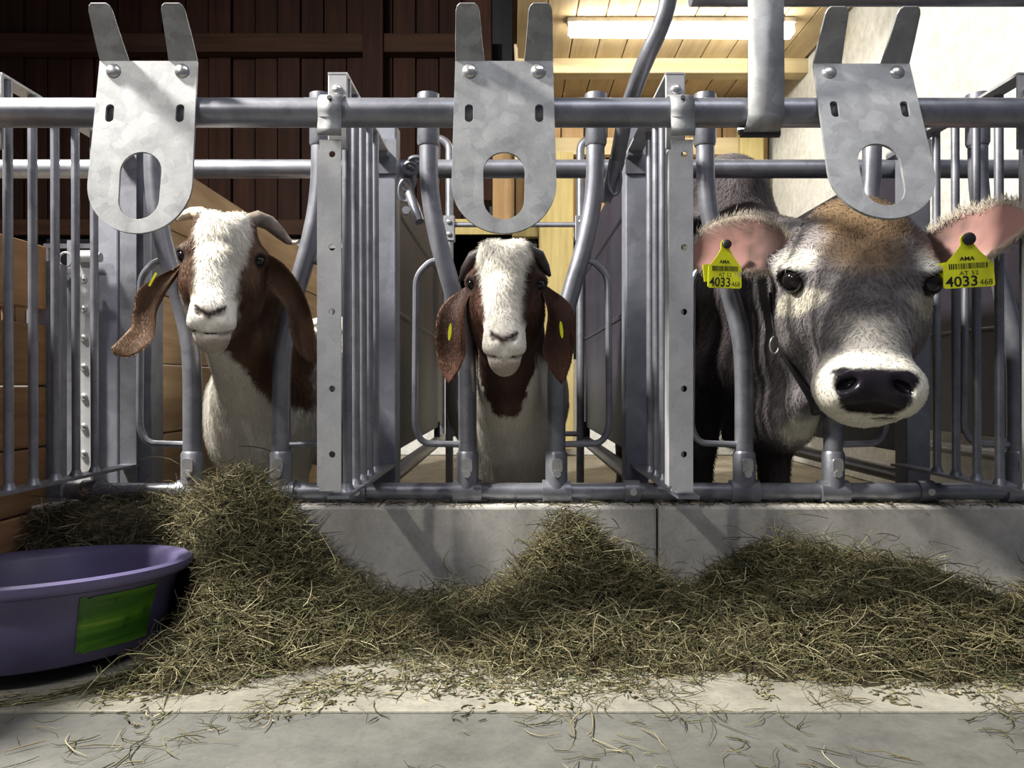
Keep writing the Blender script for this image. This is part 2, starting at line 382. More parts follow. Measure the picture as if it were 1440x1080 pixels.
# neck yokes --------------------------------------------------------
def make_yoke(loc, label):
    t = thing('neck_yoke', loc, label, 'yoke', 'bent tube neck yokes of the pens')
    prof = [(0.178, 1.02), (0.177, 0.90), (0.170, 0.83), (0.152, 0.745), (0.128, 0.665), (0.106, 0.585), (0.097, 0.53), (0.0945, 0.47), (0.0945, 0.24)]
    for s in (-1, 1):
        MB().tube(fillet([(s*x, 0, z) for x, z in prof], 0.03, 3), 0.0195, 16).build('bent_tube', 'tube', t, world=False)
        sl = MB().tube([(s*0.178, 0, 1.075), (s*0.178, 0, 0.972), (s*0.178, 0, 0.966)], [0.0235, 0.0235, 0.021], 18).build('sleeve', 'tube', t, world=False)
        MB().tube([(s*0.178-0.034, 0, 1.041), (s*0.178+0.034, 0, 1.041)], 0.0265, 18).build('tee_fitting', 'strip', t, world=False)
        MB().tube([(s*0.0945, 0, 0.225), (s*0.0945, 0, 0.312), (s*0.0945, 0, 0.318)], [0.0235, 0.0235, 0.020], 18).build('sleeve', 'tube', t, world=False)
        MB().tube([(s*0.0945-0.030, 0, 0.232), (s*0.0945+0.030, 0, 0.232)], 0.0245, 18).build('tee_fitting', 'tube', t, world=False)
        MB().cyl((s*0.0945, -0.021, 0.272), (0, -1, 0), 0.0085, 0.009, 6).build('bolt', 'bolt', t, world=False)
        MB().slab(rrect(-0.011, 0.011, -0.014, 0.017, 0.008), [], 0.005, Matrix.Translation((s*0.0945, -0.027, 0.287))).build('lug', 'bolt', t, world=False)
        MB().tube(fillet([(s*0.146, 0, 0.722), (s*0.172, 0, 0.722), (s*0.204, 0, 0.69), (s*0.207, 0, 0.365), (s*0.19, 0, 0.334), (s*0.094, 0, 0.331)], 0.025, 5), 0.0072, 10).build('guard_rod', 'tube', t, world=False)
    return t
yk = make_yoke((-0.585, YP, 0), 'bent tube neck yoke around the goat with long curled ears')
dup(yk, (0, YP, 0), 'bent tube neck yoke around the goat between the two holed strips')
dup(yk, (0.588, YP, 0), 'bent tube neck yoke around the grey calf')
dup(yk, (1.168, YP, 0), 'bent tube neck yoke cut off by the right picture edge, behind divider bars')

# dividers ---------------------------------------------------------
def make_divider(loc, label, s):
    """s: which side the pen lies; local frame: x across, y away from the alley"""
    t = thing('head_divider', loc, label, 'divider', 'barred head dividers along the pen front')
    # holed front strip with a folded edge
    holes = [circ(0.003, z, 0.0055, 12) for z in (0.842, 0.687, 0.580, 0.452, 0.343)]
    MB().slab([(-0.018, 0.282), (0.018, 0.282), (0.018, 0.866), (-0.018, 0.866)], holes, 0.004, Matrix.Translation((0, -0.024, 0))).build('holed_strip', 'strip', t, False, world=False)
    MB().box((-0.022, -0.024, 0.29), (-0.018, 0.012, 0.85)).build('folded_edge', 'strip', t, False, world=False)
    MB().box((-0.017, 0.030, RZ-0.05), (0.017, 0.036, 0.999)).build('tab', 'strip', t, False, bevel=0.002, world=False)
    MB().cyl((0.0, 0.031, 0.968), (0, -1, 0), 0.0095, 0.006, 8, 0.004).build('bolt', 'bolt', t, world=False)
    MB().box((-0.017, 0.030, 0.995), (0.017, 0.50, 1.000)).build('frame_bar', 'strip', t, False, world=False)
    MB().box((-0.006, -0.02, 0.268), (0.030, 0.50, 0.274)).build('frame_bar', 'tube', t, False, world=False)
    MB().box((-0.017, 0.46, 0.985), (0.017, 0.50, 0.995)).build('frame_end', 'tube', t, False, world=False)
    for y in (0.055, 0.125, 0.195, 0.265, 0.335):
        MB().tube([(0.012, y, 0.272), (0.010, y, 0.997)], 0.0082, 12).build('bar', 'tube', t, world=False)
        MB().lathe([(0.013, 0.274), (0.010, 0.280), (0.008, 0.286)], 12, Matrix.Translation((0.012, y, 0))).build('weld', 'tube', t, world=False)
    # clamp round the rail with a tongue below
    pts = []
    for k in range(13):
        a = math.radians(80-k*18); pts.append((-math.cos(a)*0.029, RZ+math.sin(a)*0.029))
    pts = [(0.034, RZ+0.034)]+[(-0.000, RZ+0.031)]+[(y, z) for y, z in pts if z > RZ-0.02]+[(-0.031, RZ-0.034), (-0.030, RZ-0.046)]
    vs = []; fs = []
    for y, z in pts: vs += [(-0.0195, y, z), (0.0195, y, z)]
    for i in range(len(pts)-1): fs.append((2*i, 2*i+1, 2*i+3, 2*i+2))
    cl = MB().add(vs, fs).build('clamp', 'plate', t, world=False)
    so = cl.modifiers.new('thick', 'SOLIDIFY'); so.thickness = 0.004; so.offset = 0
    MB().cyl((0.0, -0.0285, RZ+0.016), (0, -1, 0.5), 0.0042, 0.003, 10).build('set_screw', 'tag_button', t, world=False)
    return t
dv = make_divider((-0.302, 0, 0), 'barred divider with holed front strip between the two goats', 1)
dup(dv, (0.283, 0, 0), 'barred divider with pale holed front strip between middle goat and calf')
d2 = dup(dv, (-0.90, 0, 0), 'barred divider by the wooden boards, its strip beyond the left picture edge')
d3 = dup(dv, (0.893, 0, 0), 'barred divider behind the right ear of the calf, at the right edge')

# posts --------------------------------------------------------------
def post(px, wd, label, top=1.07):
    c = P(px, 540, 0.52); h = wd/2
    t = thing('post', (c.x, 0.52, 0), label, 'post', 'square galvanized posts of the pens')
    MB().box((-h, -0.03, 0), (h, 0.03, top)).build('shaft', 'post', t, False, bevel=0.004, world=False)
    MB().box((-h-0.03, -0.06, 0), (h+0.03, 0.06, 0.008)).build('foot_plate', 'post', t, False, bevel=0.002, world=False)
    MB().box((-h, -0.034, 0.95), (h, -0.03, 1.03)).build('bracket', 'tube', t, False, world=False)
    return t
p0 = post(157, 0.062, 'wide blue-grey steel post left of the goat with curled ears')
MB().box((P(168, 0, 0.48).x, 0.482, 0.0), (P(191, 0, 0.48).x, 0.489, 1.06)).build('flat_bar', 'tube', p0, False)
MB().box((P(191, 0, 0.5).x, 0.50, 0.0), (P(213, 0, 0.5).x, 0.56, 1.05)).build('channel', 'post', p0, False)
post(543, 0.058, 'square steel post left of the middle goat')
post(893, 0.055, 'square steel post right of the middle goat')
post(1283, 0.055, 'square steel post right of the calf muzzle')

# horned plates ------------------------------------------------------
def make_plate(x, tilt, label):
    t = thing('horned_plate', (x, 0, RZ), label, 'plate', 'horned galvanized plates on the front rail')
    R = Matrix.Rotation(-math.radians(tilt), 4, 'X')   # bottom swings toward the alley
    T = R @ Matrix.Translation((0, -0.031, 0))
    hw, hb, zt, zc, rb = 0.0815, 0.0855, 0.078, -0.135, 0.0855
    out = [(-hb*math.cos(a), zc-rb*math.sin(a)) for a in [PI*k/28 for k in range(29)]]
    out += [(hw+0.001, 0.02), (hw, zt), (-hw, zt), (-hw-0.001, 0.02)]
    hole = []
    for k in range(15): a = PI*k/14; hole.append((0.034*math.cos(a), -0.116+0.034*math.sin(a)))
    for k in range(15): a = PI+PI*k/14; hole.append((0.033*math.cos(a), -0.164+0.033*math.sin(a)))
    sl = [rrect(s*0.058-0.0068, s*0.058+0.0068, -0.030, 0.001, 0.0066, 5) for s in (-1, 1)]
    MB().slab(out, [hole]+sl, 0.005, T).build('plate', 'plate', t, False, bevel=0.0008, world=False)
    Hn = T @ Matrix.Translation((0, 0, zt)) @ Matrix.Rotation(math.radians(tilt+33), 4, 'X')
    for s in (-1, 1):
        h = [(s*0.033, -0.001), (s*0.0815, -0.001), (s*0.0805, 0.03), (s*0.078, 0.076), (s*0.0755, 0.083), (s*0.071, 0.087), (s*0.047, 0.087), (s*0.042, 0.083), (s*0.0395, 0.076), (s*0.036, 0.03)]
        if s > 0: h = h
        MB().slab(h if s > 0 else h[::-1], [], 0.005, Hn).build('horn', 'plate', t, False, bevel=0.0012, world=False)
        bt = MB().cyl((s*0.057, 0.001, 0.060), (0, -1, 0), 0.0125, 0.0015, 18, 0.006); bt.v = [tuple(T @ Vector(p)) for p in bt.v]
        bt.build('carriage_bolt', 'bolt', t, world=False)
    return t
make_plate(-0.606, 8, 'horned steel plate with a dark diagonal shadow, above the goat with curled ears')
make_plate(-0.013, 8, 'horned steel plate hanging upright above the middle goat')
make_plate(0.590, 19, 'horned steel plate leaning on the forehead of the calf')

# strap, overhead tube and bent lever ----------------------------------------
sx = P(1077, 0, -0.03).x
st = thing('hanger_strap', (sx, 0, RZ), 'flat galvanized strap hooked round the front rail above the calf', 'strap')
pts = [(0.0, 1.16), (-0.030, 1.15), (-0.031, 0.95)]+[(-0.031*math.cos(a), RZ-0.012-0.019*math.sin(a)) for a in [PI*k/10 for k in range(11)]]+[(0.031, RZ+0.03)]
vs = []; fs = []
for y, z in pts: vs += [(sx-0.0295, y, z), (sx+0.0295, y, z)]
for i in range(len(pts)-1): fs.append((2*i, 2*i+1, 2*i+3, 2*i+2))
o = MB().add(vs, fs).build('strap', 'plate', st); q = o.modifiers.new('thick', 'SOLIDIFY'); q.thickness = 0.005; q.offset = 0
MB().cyl((sx-0.033, 0.0, RZ-0.033), (1, 0, 0), 0.007, 0.066, 10).build('pin', 'tag_button', st)
o = MB(); o.tube([(P(972, 0, 0).x, 0.0, 1.125), (1.7, 0.0, 1.125)], 0.0242, 20)
tag(o.build('overhead_tube', 'tube'), 'dark horizontal tube along the top edge above the calf', 'tube')
lv = thing('bent_lever', tuple(P(935, 40, 0.10)), 'bent steel lever tube slanting down behind the front rail', 'lever')
MB().tube(fillet([P(946, -60, 0.10), P(938, 20, 0.12), P(905, 90, 0.17), P(880, 160, 0.30), P(868, 225, 0.38)], 0.04, 6), 0.0165, 16).build('tube', 'tube', lv)
MB().tube([P(868, 225, 0.38), P(858, 262, 0.40), P(852, 285, 0.40)], [0.018, 0.016, 0.010], 12).build('fork', 'tube', lv)
lk = MB(); lk.tube([P(864+9*math.cos(a), 252+22*math.sin(a), 0.38) for a in [2*PI*k/20 for k in range(20)]], 0.004, 8, closed=True); lk.build('link', 'tube', lv)

# latch and ring hardware left of the middle goat
sh = thing('latch_chain', tuple(P(575, 260, 0.47)), 'dark latch with chain links on post left of middle goat', 'latch')
for i, (px, py, rx, rz_) in enumerate(((574, 252, 9, 17), (570, 268, 8, 15), (578, 236, 9, 8), (585, 226, 9, 5))):
    MB().tube([P(px+rx*math.cos(a), py+rz_*math.sin(a), 0.46-0.006*i+0.006*math.sin(a)) for a in [2*PI*k/18 for k in range(18)]], 0.0052, 8, closed=True).build('link', 'tube', sh)
MB().tube([P(576, 272, 0.45), P(590, 312, 0.42)], 0.011, 12).build('lever_tube', 'tube', sh)
MB().cyl(tuple(P(572, 297, 0.45)), (0, -1, 0), 0.009, 0.012, 12).build('pin', 'tube', sh)

# pen partitions with dark sheets
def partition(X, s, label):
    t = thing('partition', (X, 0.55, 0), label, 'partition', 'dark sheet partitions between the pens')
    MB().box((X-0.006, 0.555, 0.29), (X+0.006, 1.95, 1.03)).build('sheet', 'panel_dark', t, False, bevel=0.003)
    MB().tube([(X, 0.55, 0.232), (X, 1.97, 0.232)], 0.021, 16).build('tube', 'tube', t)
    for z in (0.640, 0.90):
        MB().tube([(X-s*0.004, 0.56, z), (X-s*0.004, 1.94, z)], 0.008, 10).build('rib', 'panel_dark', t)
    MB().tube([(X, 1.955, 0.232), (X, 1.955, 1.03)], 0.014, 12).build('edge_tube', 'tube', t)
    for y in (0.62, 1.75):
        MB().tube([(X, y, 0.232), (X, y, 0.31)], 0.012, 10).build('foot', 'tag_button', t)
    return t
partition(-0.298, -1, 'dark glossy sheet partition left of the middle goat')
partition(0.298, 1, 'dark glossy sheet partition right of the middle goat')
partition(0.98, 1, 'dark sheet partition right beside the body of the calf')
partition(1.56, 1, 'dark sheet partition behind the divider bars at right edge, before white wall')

# wooden side wall of the first pen
ww = thing('board_wall', (-0.86, 0.55, 0), 'tan wooden board side wall behind the goat with curled ears', 'wall')
z = 1.012
for i in range(6):
    MB().box((-0.89, 0.56, z-0.166), (-0.85, 2.3, z)).build('board', 'wood_pen_y', ww, False, bevel=0.004); z -= 0.1685
# boards at the far left with slotted gap and steel end channel
lw = thing('board_wall', (-1.02, -0.2, 0), 'brown wooden boards at the far left picture edge behind the bars', 'wall')
zt = 0.752
for i, (h, gap) in enumerate(((0.135, 0.032), (0.128, 0.003), (0.125, 0.003), (0.13, 0.003), (0.15, 0.0))):
    MB().box((-1.03, -0.30, zt-h), (-0.99, 0.335, zt)).build('board', 'wood_brown_y', lw, False, bevel=0.004); zt -= h+gap
MB().box((-1.025, 0.02, 0.58), (-0.995, 0.10, 0.62)).build('spacer', 'wood_brown_y', lw, False)
MB().box((-1.025, 0.24, 0.58), (-0.995, 0.27, 0.62)).build('spacer', 'wood_brown_y', lw, False)
ch = MB(); ch.box((-1.035, 0.338, 0.05), (-0.985, 0.344, 0.722)); ch.box((-0.991, 0.344, 0.05), (-0.985, 0.40, 0.722)); ch.box((-1.0, 0.344, 0.05), (-0.967, 0.35, 0.715))
ch.build('end_channel', 'post', lw, False)
# riveted hinge door leaf beside it
hl = thing('riveted_leaf', (-1.0, 0.47, 0), 'riveted steel door leaf with ring bolt beside the far left boards', 'door leaf')
Yh = 0.47
a0, a1 = P(103, 0, Yh).x, P(128, 0, Yh).x
MB().box((a0, Yh, 0.1), (a1, Yh+0.006, P(0, 352, Yh).z)).build('leaf', 'strip', hl, False, bevel=0.001)
for py in (393, 434, 475, 516, 558, 600, 638):
    c = P(118, py, Yh); MB().cyl((c.x, c.y, c.z), (0, -1, 0), 0.0085, 0.001, 14, 0.006).build('rivet', 'bolt', hl)
MB().tube([P(106, 362, Yh-0.012), P(142, 362, Yh-0.012)], 0.011, 14).build('hinge_tube', 'strip', hl)
MB().tube([P(90, 395, Yh-0.01), P(90, 680, Yh-0.01)], 0.0045, 10).build('rod', 'strip', hl)
MB().cyl(tuple(P(90, 394, Yh-0.01)), (0, 0, 1), 0.011, 0.012, 12).build('rod_head', 'strip', hl)
MB().box(tuple(P(77, 384, Yh-0.02)), tuple(P(101, 379, Yh+0.0))).build('bracket', 'strip', hl, False)
MB().tube([P(92+9*math.cos(a), 365+10*math.sin(a), Yh-0.02) for a in [2*PI*k/20 for k in range(20)]], 0.0026, 8, closed=True).build('ring', 'strip', hl)
MB().box((a0-0.018, Yh+0.006, 0.1), (a0+0.004, Yh+0.012, P(0, 337, Yh).z)).build('upright', 'tube', hl, False)
zs = [P(0, y, 0.6).z for y in (379, 459, 540, 622, 690)]
for i in range(4):
    MB().box((P(129, 0, 0.6).x, 0.60, zs[i+1]+0.004), (P(139, 0, 0.6).x, 0.64, zs[i])).build('board_end', 'wood_pale_x', ww, False)

# rear gate of the middle pen
GY = 1.76
rg = thing('rear_gate', (0.01, GY, 0), 'slim tube gate with looped uprights behind the middle goat', 'gate')
G = lambda px, py: P(px, py, GY)
for s_, px in ((-1, 632), (1, 816)):
    c = G(px, 540).x; c2 = c+s_*0.05; zt_ = G(0, 192).z
    MB().tube(fillet([(c, GY, 0.05), (c, GY, zt_-0.03), (c2, GY, zt_), (c2+s_*0.01, GY, zt_-0.30), (c2+s_*0.01, GY, zt_-0.42)], 0.045, 5), 0.016, 12).build('loop', 'tube', rg)
    zc_ = G(0, 322).z; MB().box((c-0.022, GY-0.022, zc_-0.05), (c+0.022, GY+0.022, zc_+0.05)).build('clamp', 'tube', rg, False, bevel=0.003)
    for zz in (zc_-0.024, zc_+0.024): MB().cyl((c, GY-0.022, zz), (0, -1, 0), 0.010, 0.008, 8, 0.004).build('bolt', 'bolt', rg)
for py in (316, 420, 610):
    zz = G(0, py).z; MB().tube([(G(632, 0).x, GY, zz), (G(816, 0).x, GY, zz)], 0.0105, 10).build('rod', 'tube', rg)

# ================================================================== ANIMALS (implicit surfaces, one continuous body mesh each)
def smin(a, b, k):
    h = np.clip(0.5+0.5*(b-a)/k, 0, 1); return b*(1-h)+a*h-k*h*(1-h)
def smax(a, b, k): return -smin(-a, -b, k)
def ell(p, c, r, rot=None):
    q = p-np.asarray(c, np.float32)
    if rot is not None: q = q @ rot
    r = np.asarray(r, np.float32); k0 = np.linalg.norm(q/r, axis=1); k1 = np.linalg.norm(q/(r*r), axis=1)
    return k0*(k0-1)/np.maximum(k1, 1e-6)
def rcone(p, a, b, r1, r2, sq=None):
    a = np.asarray(a, np.float32); b = np.asarray(b, np.float32); ba = b-a; l2 = float(ba@ba)
    t = np.clip(((p-a)@ba)/l2, 0, 1)[:, None]; q = p-a-t*ba
    if sq is not None: q = q*np.asarray(sq, np.float32)
    return np.linalg.norm(q, axis=1)-(r1+(r2-r1)*t[:, 0])
def hashn(p, s):
    """cheap smooth value noise in 0..1"""
    q = p*s; i = np.floor(q).astype(np.int64); f = q-i; f = f*f*(3-2*f); out = 0
    for dx in (0, 1):
        for dy in (0, 1):
            for dz in (0, 1):
                n = (i[:, 0]+dx)*73856093 ^ (i[:, 1]+dy)*19349663 ^ (i[:, 2]+dz)*83492791
                n = (n*1103515245+12345) & 0x7fffffff; n = (n ^ (n >> 13))*60493 & 0x7fffffff
                wgt = (f[:, 0] if dx else 1-f[:, 0])*(f[:, 1] if dy else 1-f[:, 1])*(f[:, 2] if dz else 1-f[:, 2])
                out = out+wgt*((n % 10007)/10007.0)
    return out
def polygonize(sdf, lo, hi, h):
    lo = np.array(lo, np.float32); dims = (np.ceil((np.array(hi)-lo)/h/4).astype(int))*4
    nb = dims//4
    I = np.stack(np.meshgrid(*[np.arange(n) for n in nb], indexing='ij'), -1).reshape(-1, 3)
    cen = lo+(I*4+1.5)*h
    sv = sdf(cen.astype(np.float32))
    V = np.repeat(np.repeat(np.repeat(sv.reshape(nb), 4, 0), 4, 1), 4, 2).astype(np.float32)
    act = np.abs(sv) < 4*h*1.35
    A = I[act]
    o4 = np.stack(np.meshgrid(*[np.arange(4)]*3, indexing='ij'), -1).reshape(-1, 3)
    pts = (A[:, None, :]*4+o4[None]).reshape(-1, 3)
    for c0 in range(0, len(pts), 400000):
        q = pts[c0:c0+400000]; V[q[:, 0], q[:, 1], q[:, 2]] = sdf((lo+q*h).astype(np.float32))
    neg = V < 0
    c = [neg[i:dims[0]-1+i, j:dims[1]-1+j, k:dims[2]-1+k] for i in (0, 1) for j in (0, 1) for k in (0, 1)]
    sm = sum(x.astype(np.int8) for x in c); cells = np.argwhere((sm > 0) & (sm < 8))
    idx = -np.ones(tuple(dims), np.int64); idx[cells[:, 0], cells[:, 1], cells[:, 2]] = np.arange(len(cells))
    acc = np.zeros((len(cells), 3)); cnt = np.zeros(len(cells))
    cor = [(i, j, k) for i in (0, 1) for j in (0, 1) for k in (0, 1)]
    for a in range(8):
        for b2 in range(a+1, 8):
            d = np.array(cor[b2])-np.array(cor[a])
            if np.abs(d).sum() != 1: continue
            va = V[tuple((cells+cor[a]).T)]; vb = V[tuple((cells+cor[b2]).T)]; m = (va < 0) != (vb < 0)
            t = np.where(m, va/np.where(m, va-vb, 1), 0)
            acc[m] += (np.array(cor[a])+t[:, None]*d)[m]; cnt[m] += 1
    verts = lo+(cells+acc/cnt[:, None])*h
    faces = []
    for ax in range(3):
        d = [0, 0, 0]; d[ax] = 1; u = [0, 0, 0]; u[(ax+1) % 3] = 1; w_ = [0, 0, 0]; w_[(ax+2) % 3] = 1
        u = np.array(u); w_ = np.array(w_)
        n0 = neg[:dims[0]-d[0], :dims[1]-d[1], :dims[2]-d[2]]; n1 = neg[d[0]:, d[1]:, d[2]:]
        E = np.argwhere(n0 != n1); E = E[(E[:, (ax+1) % 3] > 0) & (E[:, (ax+2) % 3] > 0)]
        E = E[(E < np.array(dims)-1).all(1)]
        s0 = n0[tuple(E.T)]
        q = np.stack([idx[tuple((E-u-w_).T)], idx[tuple((E-w_).T)], idx[tuple(E.T)], idx[tuple((E-u).T)]], 1)
        ok = (q >= 0).all(1); q = q[ok]; s0 = s0[ok]; q[~s0] = q[~s0][:, ::-1]; faces.append(q)
    faces = np.concatenate(faces)
    verts = verts.astype(np.float32)
    g = grad(sdf, verts, h*0.5)
    verts = verts-g*np.clip(sdf(verts), -h, h)[:, None]
    return verts, faces, grad(sdf, verts, h*0.8)
def grad(sdf, v, e):
    g = np.stack([sdf(v+np.eye(3, dtype=np.float32)[i]*e)-sdf(v-np.eye(3, dtype=np.float32)[i]*e) for i in range(3)], 1)
    return g/np.maximum(np.linalg.norm(g, axis=1, keepdims=True), 1e-9)
def frame(yaw, pitch, roll):
    """columns: local x (image right), f (toward the nose side), u (up); yaw>0 turns the nose to image right"""
    B = Matrix(((1, 0, 0), (0, -1, 0), (0, 0, 1)))
    R = Euler((math.radians(pitch), math.radians(roll), math.radians(yaw)), 'XYZ').to_matrix()
    return np.array(R @ B, np.float32)
def loft(cs, ws, ns, hw, cup, th, nseg=14):
    """ear-like leaf: centre line, width direction, facing normal, half widths, cup depth"""
    k = len(cs); t = np.linspace(0, k-1, (k-1)*5+1)
    def ip(a):
        a = np.asarray(a, float)
        if a.ndim == 1: a = a[:, None]
        out = np.zeros((len(t), a.shape[1]))
        for i, q in enumerate(t):
            j = int(min(q, k-1.0001)); f = q-j
            p0 = a[max(j-1, 0)]; p1 = a[j]; p2 = a[j+1]; p3 = a[min(j+2, k-1)]
            out[i] = 0.5*((2*p1)+(-p0+p2)*f+(2*p0-5*p1+4*p2-p3)*f*f+(-p0+3*p1-3*p2+p3)*f**3)
        return out
    C = ip(cs); W = ip(ws); N = ip(ns); H = np.maximum(ip(hw)[:, 0], 0.0008); K = ip(cup)[:, 0]
    W /= np.linalg.norm(W, axis=1, keepdims=True); N -= W*(N*W).sum(1, keepdims=True); N /= np.linalg.norm(N, axis=1, keepdims=True)
    vs = []; fs = []; side = []
    m = 2*nseg
    for i in range(len(t)):
        for j in range(m):
            if j < nseg: s = -1+2*j/(nseg); sgn = 1
            else: s = 1-2*(j-nseg)/(nseg); sgn = -1
            tt = th*math.sqrt(max(0, 1-s*s))*min(1, H[i]/0.008)
            vs.append(C[i]+W[i]*H[i]*s+N[i]*(K[i]*s*s+sgn*tt)); side.append((sgn, s, i/(len(t)-1)))
    for i in range(len(t)-1):
        for j in range(m): fs.append((i*m+j, i*m+(j+1) % m, (i+1)*m+(j+1) % m, (i+1)*m+j))
    fs.append(tuple(range(m-1, -1, -1))); fs.append(tuple((len(t)-1)*m+j for j in range(m)))
    return np.array(vs, np.float32), fs, side, C, W, N
def fur_mesh(name, parent, pos, nrm, direc, length, width, col, lay=0.32):
    n = len(pos); side = np.cross(direc, nrm); side /= np.maximum(np.linalg.norm(side, axis=1, keepdims=True), 1e-6)
    lz = lay
    a = pos-side*width[:, None]*0.5; b2 = pos+side*width[:, None]*0.5
    mid = pos+(nrm*lz+direc*(1-lz*0.5))*length[:, None]*0.5; m1 = mid-side*width[:, None]*0.4; m2 = mid+side*width[:, None]*0.4
    tip = pos+(nrm*lz*0.8+direc*(1-lz*0.4))*length[:, None]
    v = np.stack([a, b2, m2, m1, tip], 1).reshape(-1, 3)
    base = np.arange(n)*5
    me = bpy.data.meshes.new(name); off = np.array(parent_world(parent))
    f = [x for i in base.tolist() for x in ((i, i+1, i+2, i+3), (i+3, i+2, i+4))]
    me.from_pydata((v-off).tolist(), [], f); me.update(); me.shade_smooth()
    c = np.repeat(np.concatenate([col, np.ones((n, 1))], 1), 5, 0).astype(np.float32)
    at = me.color_attributes.new('Col', 'FLOAT_COLOR', 'POINT'); at.data.foreach_set('color', c.ravel())
    nn = np.repeat(nrm*0.85+direc*0.15, 5, 0); nn /= np.linalg.norm(nn, axis=1, keepdims=True)
    me.normals_split_custom_set_from_vertices(nn.tolist())
    o = bpy.data.objects.new(name, me); COL.objects.link(o); o.data.materials.append(M['fur']); o.parent = parent; o['kind'] = 'stuff'
    return o
def skin_obj(name, parent, verts, faces, col, gloss):
    me = bpy.data.meshes.new(name); off = np.array(parent_world(parent))
    me.from_pydata((verts-off).tolist(), [], faces); me.update(); me.shade_smooth()
    n = len(verts)
    at = me.color_attributes.new('Col', 'FLOAT_COLOR', 'POINT'); at.data.foreach_set('color', np.concatenate([col, np.ones((n, 1))], 1).astype(np.float32).ravel())
    at = me.color_attributes.new('Gloss', 'FLOAT_COLOR', 'POINT'); at.data.foreach_set('color', np.concatenate([np.repeat(gloss[:, None], 3, 1), np.ones((n, 1))], 1).astype(np.float32).ravel())
    o = bpy.data.objects.new(name, me); COL.objects.link(o); o.data.materials.append(M['skin']); o.parent = parent; return o
def scatter(verts, faces, nrm, count, weight):
    f = np.array(faces); a, b2, c, d = (verts[f[:, i]] for i in range(4))
    ar = np.linalg.norm(np.cross(c-a, d-b2), axis=1)*0.5*weight[f].mean(1)
    pick = np.random.choice(len(f), count, p=ar/ar.sum()); u = np.random.rand(count, 1); v_ = np.random.rand(count, 1)
    fi = f[pick]
    def bl(x): return (x[fi[:, 0]]*(1-u)+x[fi[:, 1]]*u)*(1-v_)+(x[fi[:, 3]]*(1-u)+x[fi[:, 2]]*u)*v_
    p = bl(verts); n = bl(nrm); n /= np.linalg.norm(n, axis=1, keepdims=True); return p, n
def sstep(a, b2, x): t = np.clip((x-a)/(b2-a), 0, 1); return t*t*(3-2*t)
def mixv(c, new, m): return c*(1-m[:, None])+np.asarray(new)*m[:, None]
def sphere(c, r, sc=(1, 1, 1), seg=20, rg=12):
    m = MB(); vs = []; fs = []
    for i in range(rg+1):
        th = PI*i/rg
        for j in range(seg): ph = 2*PI*j/seg; vs.append((c[0]+r*sc[0]*math.sin(th)*math.cos(ph), c[1]+r*sc[1]*math.sin(th)*math.sin(ph), c[2]+r*sc[2]*math.cos(th)))
    for i in range(rg):
        for j in range(seg): fs.append((i*seg+j, (i+1)*seg+j, (i+1)*seg+(j+1) % seg, i*seg+(j+1) % seg))
    return m.add(vs, fs)

def join_parts(parts):
    vs = []; fs = []; n = 0
    for v, f in parts:
        vs.append(np.asarray(v, np.float32)); fs += [tuple(int(i)+n for i in q) for q in f]; n += len(v)
    return np.concatenate(vs), fs

# ---------------------------------------------------------------- goats
def goat_head(q):
    """q in metres, head frame (x right, f forward, u up), origin between the eyes"""
    q = q*1000.0; q[:, 0] /= 1.1
    ax = q.copy(); ax[:, 0] = np.abs(ax[:, 0])
    d = ell(q, (0, -38, 22), (60, 72, 60))
    d = smin(d, ell(q, (0, -8, 48), (46, 44, 38)), 22)
    d = smin(d, ell(ax, (25, -14, 70), (25, 26, 24)), 12)
    d = smin(d, rcone(q, (0, -6, 0), (0, 70, -98), 54, 33), 20)
    d = smin(d, ell(q, (0, 40, -42), (33, 36, 55)), 18)
    d = smin(d, ell(q, (0, 80, -118), (33, 32, 26)), 18)
    d = smin(d, ell(ax, (15, 84, -130), (20, 25, 17)), 12)
    d = smin(d, rcone(q, (0, -25, -78), (0, 58, -158), 46, 21), 22)
    d = smin(d, ell(q, (0, 77, -154), (23, 25, 20)), 16)
    d = smin(d, ell(ax, (42, -22, -46), (27, 52, 56)), 22)
    d = smin(d, ell(ax, (53, 0, 9), (18, 24, 18)), 14)
    d = smin(d, ell(ax, (56, -36, 16), (18, 20, 18)), 14)
    d = smax(d, -ell(ax, (66, 14, 0), (11, 12, 8)), 6)
    d = smax(d, -ell(ax, (17, 111, -116), (8, 11, 3.6), np.array(Matrix.Rotation(math.radians(-34), 3, 'Y'), np.float32)), 4)
    d = smax(d, -ell(q, (0, 116, -128), (2.0, 9, 9)), 4)
    mz = q.copy(); mz[:, 2] = mz[:, 2]-np.abs(mz[:, 0])*0.20+(mz[:, 1]-80)*0.12
    d = smax(d, -ell(mz, (0, 88, -147), (36, 40, 1.0)), 3)
    return d/1000.0

